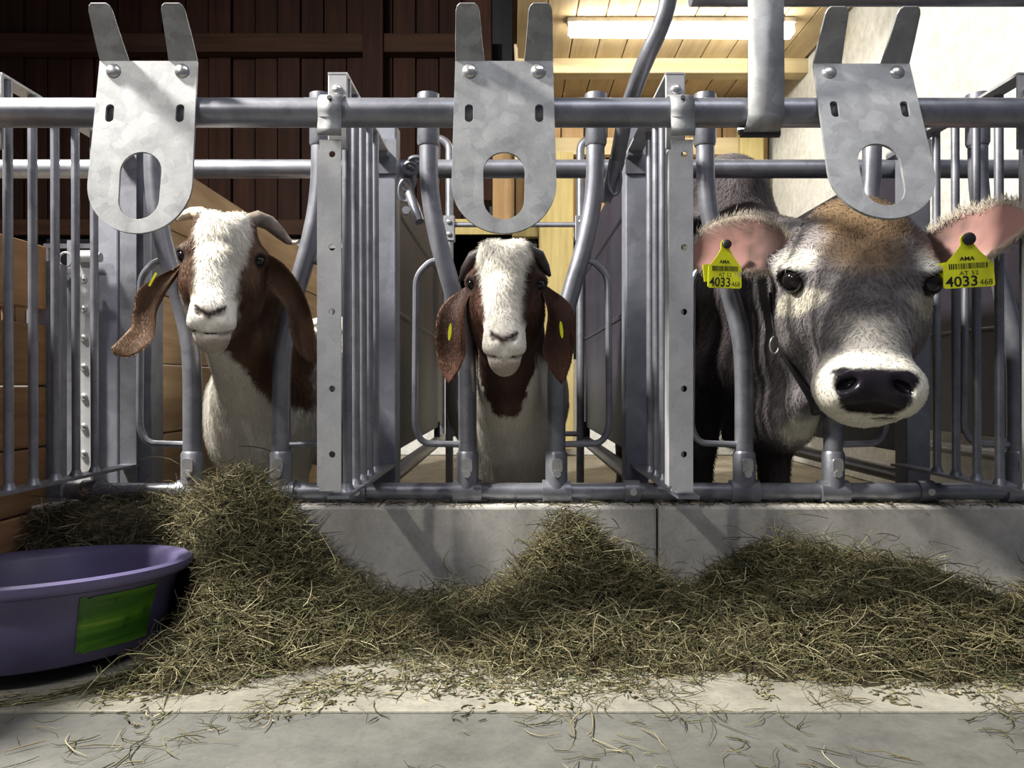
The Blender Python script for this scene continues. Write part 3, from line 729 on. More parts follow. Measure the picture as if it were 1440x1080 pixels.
def make_goat(label, eye_mid, hf, sc, body, brown, brown2, ears, seed, blaze, throat, furn=90000):
    O = np.array(eye_mid, np.float32)
    t = thing('goat', (O[0], 0.8, 0), label, 'goat')
    bx = body
    def hl(p): return ((p-O) @ hf)/sc
    def sdf(p):
        d = goat_head(hl(p))*sc
        w_ = lambda x, f, u: O+hf @ np.array((x, f, u), np.float32)*sc
        n = rcone(p, w_(0, -0.075, -0.01), bx['neck'], 0.070, 0.098)
        n = smin(n, rcone(p, w_(0, -0.03, -0.10), bx['throat'], 0.048, 0.085), 0.05)
        d = smin(d, n, 0.035)
        b = ell(p, bx['chest'], bx['chest_r'])
        b = smin(b, ell(p, bx['barrel'], bx['barrel_r']), 0.08)
        b = smin(b, ell(p, bx['rump'], (0.17, 0.24, 0.20)), 0.08)
        for x0, y0 in bx['legs']:
            b = smin(b, rcone(p, (x0*1.0, y0, 0.42), (x0, y0+0.01, 0.20), 0.062, 0.034), 0.04)
            b = smin(b, rcone(p, (x0, y0+0.01, 0.20), (x0, y0, 0.03), 0.030, 0.023), 0.02)
            b = smin(b, ell(p, (x0, y0-0.012, 0.025), (0.03, 0.038, 0.028)), 0.015)
        return smin(d, b, 0.06)
    v, f, n = polygonize(sdf, bx['lo'], bx["hi"], 0.0051)
    def colour(p, nrm=None):
        q = hl(p)*1000; N1 = hashn(p, 55.0); N2 = hashn(p, 160.0); jit = (N1-0.5)*14+(N2-0.5)*8
        c = np.tile(np.array(brown), (len(p), 1)); c = mixv(c, brown2, sstep(0.3, 0.8, hashn(p, 18.0)))
        whd = throat(p, q, jit)
        c = mixv(c, (0.74, 0.71, 0.64), whd)
        head = sstep(-130, -95, q[:, 1]+jit) * (q[:, 2] > -215)
        x = q[:, 0]-blaze[0]; hwid = np.interp(q[:, 2], [-110, -60, 0, 60, 90], blaze[1])
        bl = sstep(6, -6, np.abs(x)-hwid-jit*0.7)*sstep(-62, -40, q[:, 1])*sstep(-120, -90, q[:, 2])
        mu = sstep(36, 60, q[:, 1]+jit*0.6-np.maximum(0, np.abs(q[:, 0])-30)*0.8)*sstep(-72, -92, q[:, 2]+jit*0.3)*(q[:, 2] > -215)
        c = mixv(c, (0.86, 0.83, 0.76), np.maximum(bl, mu))
        # nose leather, lips, nostrils, eye rims
        leather = sstep(10, -4, np.sqrt(((np.abs(q[:, 0]))/24)**2+((q[:, 2]+117)/15)**2)*10-4)*(q[:, 1] > 84)
        c = mixv(c, (0.30, 0.22, 0.19), leather*0.8)
        vee = sstep(7.0, 3.0, np.abs(q[:, 2]+119-np.abs(q[:, 0])*0.62))*(np.abs(q[:, 0]) < 25)*(q[:, 1] > 88)
        c = mixv(c, (0.045, 0.03, 0.032), vee)
        lip = sstep(5, 2, np.abs(q[:, 2]-np.abs(q[:, 0])*0.20+(q[:, 1]-80)*0.12+149))*(q[:, 1] > 55)*(np.abs(q[:, 0]) < 38)
        c = mixv(c, (0.16, 0.11, 0.10), lip*0.75)
        chin = sstep(10, 20, q[:, 1]-50)*sstep(-150, -158, q[:, 2])*(q[:, 2] > -190)
        c = mixv(c, (0.36, 0.27, 0.22), chin*0.7)
        eye = np.sqrt((np.abs(q[:, 0])-69)**2+(q[:, 1]-12)**2+(q[:, 2]-1)**2)
        c = mixv(c, (0.02, 0.014, 0.014), sstep(19, 14, eye))
        return np.clip(c, 0, 1), np.clip(leather+lip*0.5, 0, 1)
    c, gl = colour(v)
    parts = [(v, f)]; cols = [c]; gls = [gl]; earfur = []
    for e in ears:
        W = lambda a: O+(hf @ (np.array(a, np.float32)*sc/1000.0))
        cs = [W(a) for a in e['c']]; ws = [hf @ np.array(a, np.float32) for a in e['w']]; ns = [hf @ np.array(a, np.float32) for a in e['n']]
        lv_, lf, side, C, Wd, Nn = loft(cs, ws, ns, [h*sc/1000 for h in e['hw']], [k*sc/1000 for k in e['cup']], 0.0042)
        sd = np.array(side); cc = np.tile(np.array(brown)*0.8, (len(lv_), 1)); cc = mixv(cc, brown2, hashn(lv_, 40.0)*0.7)
        cc = mixv(cc, np.array(brown2)*1.25, sstep(0.72, 1.0, np.abs(sd[:, 1]))*0.8)
        if e.get('tip') is not None: cc = mixv(cc, e['tip'], sstep(0.55, 0.9, sd[:, 2])*0.6)
        parts.append((lv_, lf)); cols.append(cc); gls.append(np.zeros(len(lv_)))
    V, Fc = join_parts(parts)
    skin_obj('body', t, V, Fc, np.concatenate(cols), np.concatenate(gls))
    for lv_, lf in parts[1:]:
        qf = [q4 for q4 in lf if len(q4) == 4]; ne = 9000; fa = np.array(qf); a_, b_2, c_, d_ = (lv_[fa[:, i]] for i in range(4))
        fn = np.cross(c_-a_, d_-b_2); ar = np.linalg.norm(fn, axis=1); pk_ = np.random.choice(len(fa), ne, p=ar/ar.sum())
        fn = fn/np.maximum(ar[:, None], 1e-12); u_, v2_ = np.random.rand(ne, 1), np.random.rand(ne, 1)
        hp_ = (a_[pk_]*(1-u_)+b_2[pk_]*u_)*(1-v2_)+(d_[pk_]*(1-u_)+c_[pk_]*u_)*v2_; hn_ = fn[pk_]
        if ((hp_-lv_.mean(0))*hn_).sum() < 0: hn_ = -hn_
        fl_ = np.tile(np.array((0, 0, -1.0)), (ne, 1))+np.random.normal(0, 0.3, (ne, 3)); fl_ -= hn_*(fl_*hn_).sum(1, keepdims=True); fl_ /= np.maximum(np.linalg.norm(fl_, axis=1, keepdims=True), 1e-6)
        k_ = len(earfur); ec_ = cols[1+k_][fa[pk_, 0]]*np.random.uniform(0.75, 1.3, (ne, 1)); earfur.append(1)
        fur_mesh('ear_coat', t, hp_, hn_, fl_, np.random.uniform(0.003, 0.007, ne), np.random.uniform(0.0007, 0.0013, ne), np.clip(ec_, 0, 1), 0.2)
    # coat
    q = hl(v)*1000
    eye = np.sqrt((np.abs(q[:, 0])-69)**2+(q[:, 1]-12)**2+(q[:, 2]-1)**2)
    wgt = np.where(v[:, 1] > 1.1, 0.05, 1.0)*sstep(14, 24, eye)*(1-np.clip(gl*2, 0, 1))*np.where((q[:, 1] > 60) & (q[:, 2] < -90), 0.7, 1)
    wgt *= np.where(q[:, 2] > -200, 1.6, 1.0)
    hp, hn = scatter(v, f, n, furn, wgt); hq = hl(hp)*1000
    hc, _ = colour(hp); hc = np.clip(hc*np.random.uniform(0.8, 1.15, (len(hp), 1)), 0, 1)
    flow = np.tile(np.array((0, 0.25, -1.0)), (len(hp), 1))+np.random.normal(0, 0.35, (len(hp), 3))
    flow -= hn*(flow*hn).sum(1, keepdims=True); flow /= np.maximum(np.linalg.norm(flow, axis=1, keepdims=True), 1e-6)
    ln = np.where(hq[:, 2] > -200, 0.008, 0.018); ln = np.where((hq[:, 2] > -20) & (np.abs(hq[:, 0]) < 50), 0.013, ln); ln = np.where((hq[:, 2] < -80) & (hq[:, 1] > 50), 0.0045, ln)
    ln = ln*np.random.uniform(0.6, 1.3, len(hp))
    fur_mesh('coat', t, hp, hn, flow, ln, np.random.uniform(0.0008, 0.0016, len(hp)), hc)
    for s in (-1, 1):
        ec = O+hf @ (np.array((s*0.0640, 0.0085, 0.001), np.float32)*sc)
        sphere(ec, 0.0108*sc).build('eye', 'eye', t)
    return t, (lambda a: Vector((O+hf @ (np.array(a, np.float32)*sc/1000.0)).tolist()))

# goat with the curled ears (left pen)
e1 = P(312, 366, 0.19)
def thr1(p, q, jit):
    # neck: right side brown down to the shoulder, front and body white
    wh = sstep(-142, -162, q[:, 2]+jit*1.3+np.clip(q[:, 0], -70, 90)*1.18)
    side = sstep(-20, -55, q[:, 0]+jit)*sstep(-120, -160, q[:, 2])*sstep(30, -10, q[:, 1])
    return np.maximum(np.maximum(wh, side), sstep(0.53, 0.60, p[:, 1]+jit*0.002))
L = lambda l: l
ear1 = [
 dict(c=[(-58,-28,14), (-80,-30,-18), (-104,-26,-58), (-118,-20,-100), (-126,-10,-140), (-150,0,-166), (-172,6,-174)],
      w=[(0.6,0.25,0.9), (0.8,0.3,0.5), (0.92,0.4,0.2), (0.9,0.55,0.1), (0.85,0.4,-0.5), (0.45,0.3,-0.9), (0.3,0.3,-1)],
      n=[(-0.3,1,-0.2), (-0.4,1,0.1), (-0.5,1,0.1), (-0.5,0.9,0.1), (-0.3,0.9,0.3), (-0.2,0.9,0.3), (-0.2,0.9,0.3)],
      hw=[24, 31, 31, 25, 25, 21, 7], cup=[10, 18, 24, 18, 8, 3, 0], tip=(0.17, 0.10, 0.06)),
 dict(c=[(62,-34,10), (92,-44,-8), (122,-44,-42), (142,-40,-82), (150,-40,-122), (158,-40,-158), (166,-40,-176)],
      w=[(0.1,0.6,1), (0.55,0.4,0.75), (0.85,0.35,0.45), (0.95,0.3,0.15), (0.95,0.3,0.1), (0.9,0.3,0.0), (0.9,0.2,0)],
      n=[(0.2,1,0), (0.0,1,0.2), (-0.1,1,0.2), (-0.2,1,0.1), (-0.2,1,0), (-0.1,1,0), (0,1,0)],
      hw=[24, 27, 24, 22, 23, 17, 5], cup=[6, 10, 12, 14, 12, 6, 0], tip=None)]
hf1 = frame(13, -4, 2)
bd1 = dict(neck=(e1.x+0.0, 0.60, 0.52), throat=(e1.x-0.035, 0.52, 0.42), chest=(e1.x-0.06, 0.60, 0.38), chest_r=(0.125, 0.16, 0.19), barrel=(e1.x+0.04, 1.02, 0.44), barrel_r=(0.185, 0.46, 0.22),
           rump=(e1.x+0.04, 1.38, 0.47), legs=((e1.x-0.12, 0.62), (e1.x+0.01, 0.62), (e1.x-0.05, 1.42), (e1.x+0.13, 1.42)), lo=(e1.x-0.23, 0.02, 0.0), hi=(e1.x+0.27, 1.66, 0.84))
g1, W1 = make_goat('brown and white goat with a tilted head and long curled outward ears', e1, hf1, 1.06, bd1, (0.082, 0.043, 0.027), (0.165, 0.098, 0.06), ear1, 1, (4, [30, 33, 42, 46, 40]), thr1)
# horns
MB().tube([W1(a) for a in ((-34,-22,78), (-46,-32,92), (-62,-40,94), (-78,-38,86), (-88,-32,76))], [0.013, 0.015, 0.0125, 0.009, 0.004], 14).build('horn', 'horn_pale', g1)
MB().tube([W1(a) for a in ((40,-24,82), (56,-34,92), (76,-44,88), (95,-48,72), (112,-46,56), (122,-42,52))], [0.015, 0.0165, 0.0155, 0.0125, 0.008, 0.004], 14).build('horn', 'horn', g1)
MB().tube([W1(a) for a in ((120,-42,53), (127,-41,53), (131,-40,57))], [0.0045, 0.0045, 0.002], 8).build('horn_tip', 'horn_pale', g1)
tg = MB(); tg.box((-0.002, -0.001, -0.014), (0.002, 0.001, 0.014), Matrix.Translation(W1((-112, 14, -46))) @ Matrix.Rotation(0.5, 4, 'Y')); tg.build('ear_tag', 'tag', g1, False)

# middle goat
e2 = P(711, 402, 0.19)
def thr2(p, q, jit):
    wh = sstep(-205, -225, q[:, 2]+jit+np.maximum(0, np.abs(q[:, 0]+5)-0)*-0.55+np.abs(q[:, 0])*0.0)
    br = sstep(0, 14, 38-np.abs(q[:, 0]+2)+jit*0.8+(q[:, 2]+235)*0.35)*sstep(-262, -235, q[:, 2]+jit)
    wh = np.where(q[:, 2] < -150, sstep(0.5, 0.2, br), 0)
    side = sstep(55, 70, np.abs(q[:, 0])+jit)*sstep(-110, -140, q[:, 2])
    return np.maximum(np.maximum(wh, side*0.9), sstep(0.62, 0.72, p[:, 1]+jit*0.002))
ear2 = [
 dict(c=[(-58,-24,24), (-82,-22,-14), (-96,-12,-50), (-100,-6,-92), (-100,-4,-132), (-100,0,-164), (-104,4,-184)],
      w=[(0.6,0.5,0.7), (0.85,0.5,0.2), (0.9,0.5,0), (0.92,0.45,0), (0.92,0.45,0.1), (0.8,0.4,0.4), (0.7,0.4,0.5)],
      n=[(-0.3,1,0), (-0.5,1,0), (-0.5,1,0), (-0.4,1,0), (-0.3,1,0), (-0.2,1,0.2), (-0.2,1,0.2)],
      hw=[22, 27, 31, 33, 33, 22, 5], cup=[6, 14, 18, 16, 10, 6, 0], tip=(0.16, 0.075, 0.05)),
 dict(c=[(60,-24,24), (84,-22,-14), (98,-12,-50), (99,-6,-92), (96,-4,-132), (98,0,-164), (105,4,-186)],
      w=[(0.6,-0.5,-0.7), (0.85,-0.5,-0.2), (0.9,-0.5,0), (0.92,-0.45,0), (0.92,-0.45,-0.1), (0.8,-0.4,-0.4), (0.7,-0.4,-0.5)],
      n=[(0.3,1,0), (0.5,1,0), (0.5,1,0), (0.4,1,0), (0.3,1,0), (0.2,1,0.2), (0.2,1,0.2)],
      hw=[22, 27, 30, 32, 33, 22, 5], cup=[6, 14, 18, 16, 10, 6, 0], tip=(0.16, 0.075, 0.05))]
hf2 = frame(-1, -3, 0)
bd2 = dict(neck=(e2.x+0.005, 0.58, 0.46), throat=(e2.x+0.008, 0.50, 0.38), chest=(e2.x+0.012, 0.58, 0.37), chest_r=(0.115, 0.16, 0.20), barrel=(e2.x+0.0, 1.02, 0.42), barrel_r=(0.18, 0.46, 0.21),
           rump=(e2.x, 1.38, 0.46), legs=((e2.x-0.055, 0.60), (e2.x+0.07, 0.60), (e2.x-0.09, 1.42), (e2.x+0.10, 1.42)), lo=(e2.x-0.22, 0.02, 0.0), hi=(e2.x+0.22, 1.66, 0.80))
g2, W2 = make_goat('middle goat with dark brown ears hanging straight and broad white blaze', e2, hf2, 1.0, bd2, (0.045, 0.021, 0.016), (0.088, 0.042, 0.03), ear2, 2, (-4, [33, 34, 40, 54, 50]), thr2)
MB().tube([W2(a) for a in ((-44,-18,70), (-62,-30,62), (-80,-42,40), (-94,-48,18))], [0.013, 0.016, 0.012, 0.003], 12).build('horn', 'horn_dark', g2)
MB().tube([W2(a) for a in ((46,-18,70), (62,-30,64), (76,-42,44), (88,-48,28))], [0.013, 0.016, 0.012, 0.003], 12).build('horn', 'horn_dark', g2)
for s, x in ((-1, -106), (1, 107)):
    tg = MB(); tg.slab([(3.2e-3*math.cos(a), 0.0165*math.sin(a)) for a in [2*PI*k/18 for k in range(18)]], [], 0.002, Matrix.Translation(W2((x, 20, -92+(4 if s > 0 else 0)))) @ Matrix.Rotation(s*-0.10, 4, 'Y')); tg.build('ear_tag', 'tag', g2, False)

# ---------------------------------------------------------------- calf
ec = P(1206, 401, 0.14); OC = np.array(ec, np.float32); hfc = frame(-14, -3, 3)
def HC(p): return (p-OC) @ hfc
def WC(a): return Vector((OC+hfc @ (np.array(a, np.float32)/1000.0)).tolist())
def calf_head(q):
    q = q*1000.0; q[:, 0] /= 1.2; q[:, 1] /= 1.06; ax = q.copy(); ax[:, 0] = np.abs(ax[:, 0])
    d = ell(q, (0, -70, 15), (112, 110, 108))
    d = smin(d, ell(q, (0, -25, 70), (98, 66, 84)), 40)
    d = smin(d, ell(q, (0, -55, 135), (62, 48, 42)), 40)
    d = smin(d, rcone(q, (0, -10, 10), (0, 92, -140), 96, 60), 40)
    d = smin(d, ell(q, (0, 128, -190), (70, 56, 50)), 28)
    d = smin(d, ell(ax, (35, 132, -205), (38, 50, 44)), 20)
    d = smin(d, ell(q, (0, 105, -232), (54, 46, 26)), 20)
    d = smin(d, rcone(q, (0, -75, -95), (0, 70, -218), 76, 44), 36)
    d = smin(d, ell(ax, (72, -52, -60), (42, 74, 80)), 30)
    d = smin(d, ell(ax, (92, 18, 14), (30, 36, 26)), 20)
    d = smin(d, ell(ax, (98, -62, 46), (34, 34, 34)), 20)
    d = smax(d, -ell(ax, (106, 36, 0), (20, 18, 16)), 9)
    d = smax(d, -ell(ax, (36, 182, -199), (17, 16, 9), np.array(Matrix.Rotation(math.radians(38), 3, 'Y'), np.float32)), 7)
    d = smax(d, -ell(q, (0, 150, -248), (72, 50, 2.0)), 4)
    return d/1000.0
ct = thing('calf', (0.64, 1.2, 0), 'grey-brown calf with yellow ear tags and white ringed muzzle', 'calf')
BRK = np.array(P(1106, 594, 0.44), np.float32)
def sdfc(p):
    d = calf_head(HC(p)); A = lambda *a: np.array(WC(a), np.float32)
    n = rcone(p, A(0, -110, 0), (0.585, 0.72, 0.74), 0.105, 0.165, (1.12, 1, 0.9))
    n = smin(n, rcone(p, A(0, -90, -110), (0.56, 0.70, 0.50), 0.055, 0.11), 0.07)
    n = smin(n, rcone(p, A(-30, -110, -190), (0.57, 0.62, 0.34), 0.02, 0.045), 0.06)
    d = smin(d, n, 0.06)
    b = ell(p, (0.60, 0.95, 0.66), (0.22, 0.30, 0.33)); b = smin(b, ell(p, (0.60, 1.35, 0.72), (0.27, 0.60, 0.32)), 0.12); b = smin(b, ell(p, (0.60, 1.85, 0.76), (0.24, 0.26, 0.28)), 0.12)
    b = smin(b, ell(p, (0.60, 0.92, 0.98), (0.11, 0.26, 0.12)), 0.10)
    b = smin(b, ell(p, BRK, (0.046, 0.09, 0.056)), 0.05)
    for x0, y0 in ((0.50, 0.78), (0.715, 0.80), (0.47, 1.88), (0.73, 1.88)):
        b = smin(b, rcone(p, (x0, y0, 0.52), (x0, y0, 0.30), 0.085, 0.05), 0.05); b = smin(b, rcone(p, (x0, y0, 0.30), (x0, y0, 0.05), 0.046, 0.036), 0.03)
        b = smin(b, ell(p, (x0, y0-0.015, 0.035), (0.045, 0.055, 0.038)), 0.02)
    return smin(d, b, 0.10)
v, f, n = polygonize(sdfc, (0.28, -0.12, 0.0), (0.92, 2.16, 1.16), 0.0063)
def colc(p):
    q = HC(p)*1000/np.array((1.2, 1.06, 1)); N1 = hashn(p, 45.0); N2 = hashn(p, 150.0); N3 = hashn(p, 14.0); j = (N1-0.5)*26+(N2-0.5)*14; axx = np.abs(q[:, 0])
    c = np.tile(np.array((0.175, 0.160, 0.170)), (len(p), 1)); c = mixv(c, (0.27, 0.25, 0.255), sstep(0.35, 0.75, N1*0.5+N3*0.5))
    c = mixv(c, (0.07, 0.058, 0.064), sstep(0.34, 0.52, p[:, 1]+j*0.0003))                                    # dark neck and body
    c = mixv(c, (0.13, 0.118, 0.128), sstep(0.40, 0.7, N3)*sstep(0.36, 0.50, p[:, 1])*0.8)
    front = q[:, 1] > -75
    fore = sstep(75, 30, axx+j-(q[:, 2]-60)*0.25)*sstep(-25, 40, q[:, 2]+j*1.2)*sstep(-130, -70, q[:, 1])
    c = mixv(c, (0.235, 0.155, 0.085), fore*0.92)
    c = mixv(c, (0.13, 0.10, 0.085), fore*sstep(30, 8, axx+j)*sstep(90, 20, q[:, 2])*0.5)
    brg = sstep(60, 25, axx+j)*sstep(20, -10, q[:, 2])*sstep(-95, -55, q[:, 2])*(q[:, 1] > 20)
    c = mixv(c, (0.10, 0.09, 0.10), brg*0.75)
    lt = sstep(55, 20, axx+j)*sstep(-62, -92, q[:, 2]+j*0.5)*sstep(-150, -125, q[:, 2])*(q[:, 1] > 20)
    c = mixv(c, (0.44, 0.42, 0.38), lt*0.75)
    ring = np.sqrt(((axx-88)/34)**2+((q[:, 2]+38+j*0.4)/22)**2)
    c = mixv(c, (0.56, 0.53, 0.45), sstep(1.25, 0.7, ring)*(q[:, 1] > -40)*0.9)
    ring2 = np.sqrt(((axx-94)/26)**2+((q[:, 2]-38+j*0.4)/26)**2)
    c = mixv(c, (0.62, 0.60, 0.55), sstep(1.3, 0.7, ring2)*(q[:, 1] > -45)*0.9)
    wm = sstep(-128, -150, q[:, 2]+j*0.35+axx*0.10)*(q[:, 1] > 30)*sstep(52, 78, q[:, 1]+j*0.4)
    c = mixv(c, (0.80, 0.77, 0.68), wm)
    pad = ((axx/np.maximum(51+(q[:, 2]+205)*0.28, 8))**5+(np.abs(q[:, 2]+207)/37)**5)**0.2+(N2-0.5)*0.10
    pm_ = sstep(1.06, 0.96, pad)*(q[:, 1] > 120)
    c = mixv(c, (0.012, 0.010, 0.014), pm_)
    eye = np.sqrt((axx-98)**2+(q[:, 1]-30)**2+((q[:, 2]-1)*1.15)**2)
    c = mixv(c, (0.010, 0.008, 0.010), sstep(33, 25, eye))
    bris = np.linalg.norm((p-BRK-np.array((0.004, -0.06, 0.0)))/np.array((0.050, 0.075, 0.052)), axis=1)
    c = mixv(c, (0.70, 0.67, 0.58), sstep(1.1, 0.7, bris+(N1-0.5)*0.5))
    return np.clip(c, 0, 1), pm_*1.0
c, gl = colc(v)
parts = [(v, f)]; cols = [c]; gls = [gl]; earc = []
for s, cs, hw, ns in ((-1, [(-108,-66,62), (-140,-74,80), (-184,-78,88), (-234,-78,86), (-286,-76,78), (-322,-74,66)], [30, 46, 60, 60, 46, 10], (0.15, 1, -0.12)),
                  (1, [(108,-66,62), (142,-54,76), (174,-32,82), (202,-4,86), (226,40,94), (248,92,98)], [30, 48, 62, 62, 54, 18], (-0.72, 0.68, -0.10))):
    wd = [(0.0, 0.05, -1)]*6 if s < 0 else [(0.22, -0.05, 1)]*6
    lv_, lf, side, C, Wd, Nn = loft([WC(a) for a in cs], [hfc @ np.array(a, np.float32) for a in wd], [hfc @ np.array(ns, np.float32)]*6, [h/1000 for h in hw], [0.010, 0.016, 0.019, 0.016, 0.010, 0], 0.006)
    sd = np.array(side); N1 = hashn(lv_, 60.0)
    cc = np.tile(np.array((0.17, 0.135, 0.125)), (len(lv_), 1))
    inn = (sd[:, 0] > 0)*sstep(0.97, 0.80, np.abs(sd[:, 1]))
    pk = np.array((0.37, 0.20, 0.18)); cc = mixv(cc, pk, inn*sstep(0.25, 0.5, sd[:, 2]+(N1-0.5)*0.3)); cc = mixv(cc, (0.14, 0.085, 0.075), inn*sstep(0.62, 0.25, sd[:, 2]+(N1-0.5)*0.4)*0.9)
    cc = mixv(cc, (0.62, 0.50, 0.42), inn*sstep(0.45, 0.8, sd[:, 1]*s*-s)*sstep(0.35, 0.7, sd[:, 2])*0.5)
    cc = mixv(cc, (0.40, 0.36, 0.30), sstep(0.86, 0.97, np.abs(sd[:, 1]))*0.8)
    parts.append((lv_, lf)); cols.append(cc); gls.append(np.zeros(len(lv_))); earc.append((lv_, sd, cc, C, Wd, Nn))
V, Fc = join_parts(parts)
skin_obj('body', ct, V, Fc, np.concatenate(cols), np.concatenate(gls))
q = HC(v)*1000/np.array((1.2, 1.06, 1)); eye = np.sqrt((np.abs(q[:, 0])-98)**2+(q[:, 1]-30)**2+((q[:, 2]-1)*1.15)**2)
wgt = np.where(v[:, 1] > 1.2, 0.06, 1.0)*sstep(24, 36, eye)*(1-gl)*np.where(q[:, 2] > -190, 1.5, 1.0)
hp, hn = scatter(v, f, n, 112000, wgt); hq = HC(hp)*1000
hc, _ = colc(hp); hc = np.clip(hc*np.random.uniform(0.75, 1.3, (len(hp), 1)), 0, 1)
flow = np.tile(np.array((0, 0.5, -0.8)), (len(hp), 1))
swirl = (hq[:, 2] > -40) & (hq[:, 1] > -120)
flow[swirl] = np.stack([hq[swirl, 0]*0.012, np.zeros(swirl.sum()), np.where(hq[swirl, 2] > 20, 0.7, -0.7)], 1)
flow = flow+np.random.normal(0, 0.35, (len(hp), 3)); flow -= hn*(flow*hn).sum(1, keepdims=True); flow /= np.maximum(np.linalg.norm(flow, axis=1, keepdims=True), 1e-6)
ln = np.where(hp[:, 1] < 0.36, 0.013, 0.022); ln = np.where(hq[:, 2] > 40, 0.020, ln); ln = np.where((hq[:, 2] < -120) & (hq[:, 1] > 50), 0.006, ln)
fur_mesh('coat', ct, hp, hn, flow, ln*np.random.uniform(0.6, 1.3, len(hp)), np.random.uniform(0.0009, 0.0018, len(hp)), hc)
# ear fringe hairs
for lv_, sd, cc, C, Wd, Nn in earc:
    idx = np.where(np.abs(sd[:, 1]) > 0.8)[0]; idx = np.random.choice(idx, 2600); pos = lv_[idx]+np.random.normal(0, 0.003, (2600, 3))
    m_ = len(C); row = (sd[idx, 2]*(m_-1)).round().astype(int); out = Wd[row]*np.sign(sd[idx, 1])[:, None]
    dr = out+np.random.normal(0, 0.4, out.shape)+Nn[row]*0.3; dr /= np.linalg.norm(dr, axis=1, keepdims=True)
    fur_mesh('ear_fringe', ct, pos, Nn[row], dr, np.random.uniform(0.006, 0.016, 2600), np.full(2600, 0.0009), np.clip(np.tile(np.array((0.42, 0.37, 0.30)), (2600, 1))*np.random.uniform(0.5, 1.3, (2600, 1)), 0, 1))
for s in (-1, 1):
    sphere(WC((s*115, 30, 1)), 0.023).build('eye', 'eye', ct)
# collar with ring
cpa = np.array([tuple(P(px_, py_, yy_)) for px_, py_, yy_ in ((1070, 410, 0.30), (1076, 445, 0.29), (1082, 485, 0.28), (1094, 520, 0.27), (1112, 550, 0.25), (1136, 577, 0.24), (1165, 598, 0.25))], np.float32)
for _ in range(12): cpa = cpa-grad(sdfc, cpa, 0.004)*(sdfc(cpa)-0.005)[:, None]*0.6*np.array((1.0, 1.0, 0.3))
cgr = grad(sdfc, cpa, 0.006); cp = [Vector(a.tolist()) for a in cpa]
vs = []; fs = []
for i, p in enumerate(cp):
    tdir = (cp[min(i+1, len(cp)-1)]-cp[max(i-1, 0)]).normalized(); wd = Vector(cgr[i].tolist()).cross(tdir).normalized()
    vs += [p-wd*0.013, p+wd*0.013]
for i in range(len(cp)-1): fs.append((2*i, 2*i+1, 2*i+3, 2*i+2))
co = MB().add(vs, fs).build('collar', 'collar', ct); q_ = co.modifiers.new('sub', 'SUBSURF'); q_.levels = 2; q_.render_levels = 2; q_ = co.modifiers.new('thick', 'SOLIDIFY'); q_.thickness = 0.005
rc = cp[2]+Vector(cgr[2].tolist())*0.008; MB().tube([rc+Vector((0.009*math.cos(a), -0.006, 0.017*math.sin(a))) for a in [2*PI*k/18 for k in range(18)]], 0.002, 8, closed=True).build('buckle_ring', 'bolt', co)

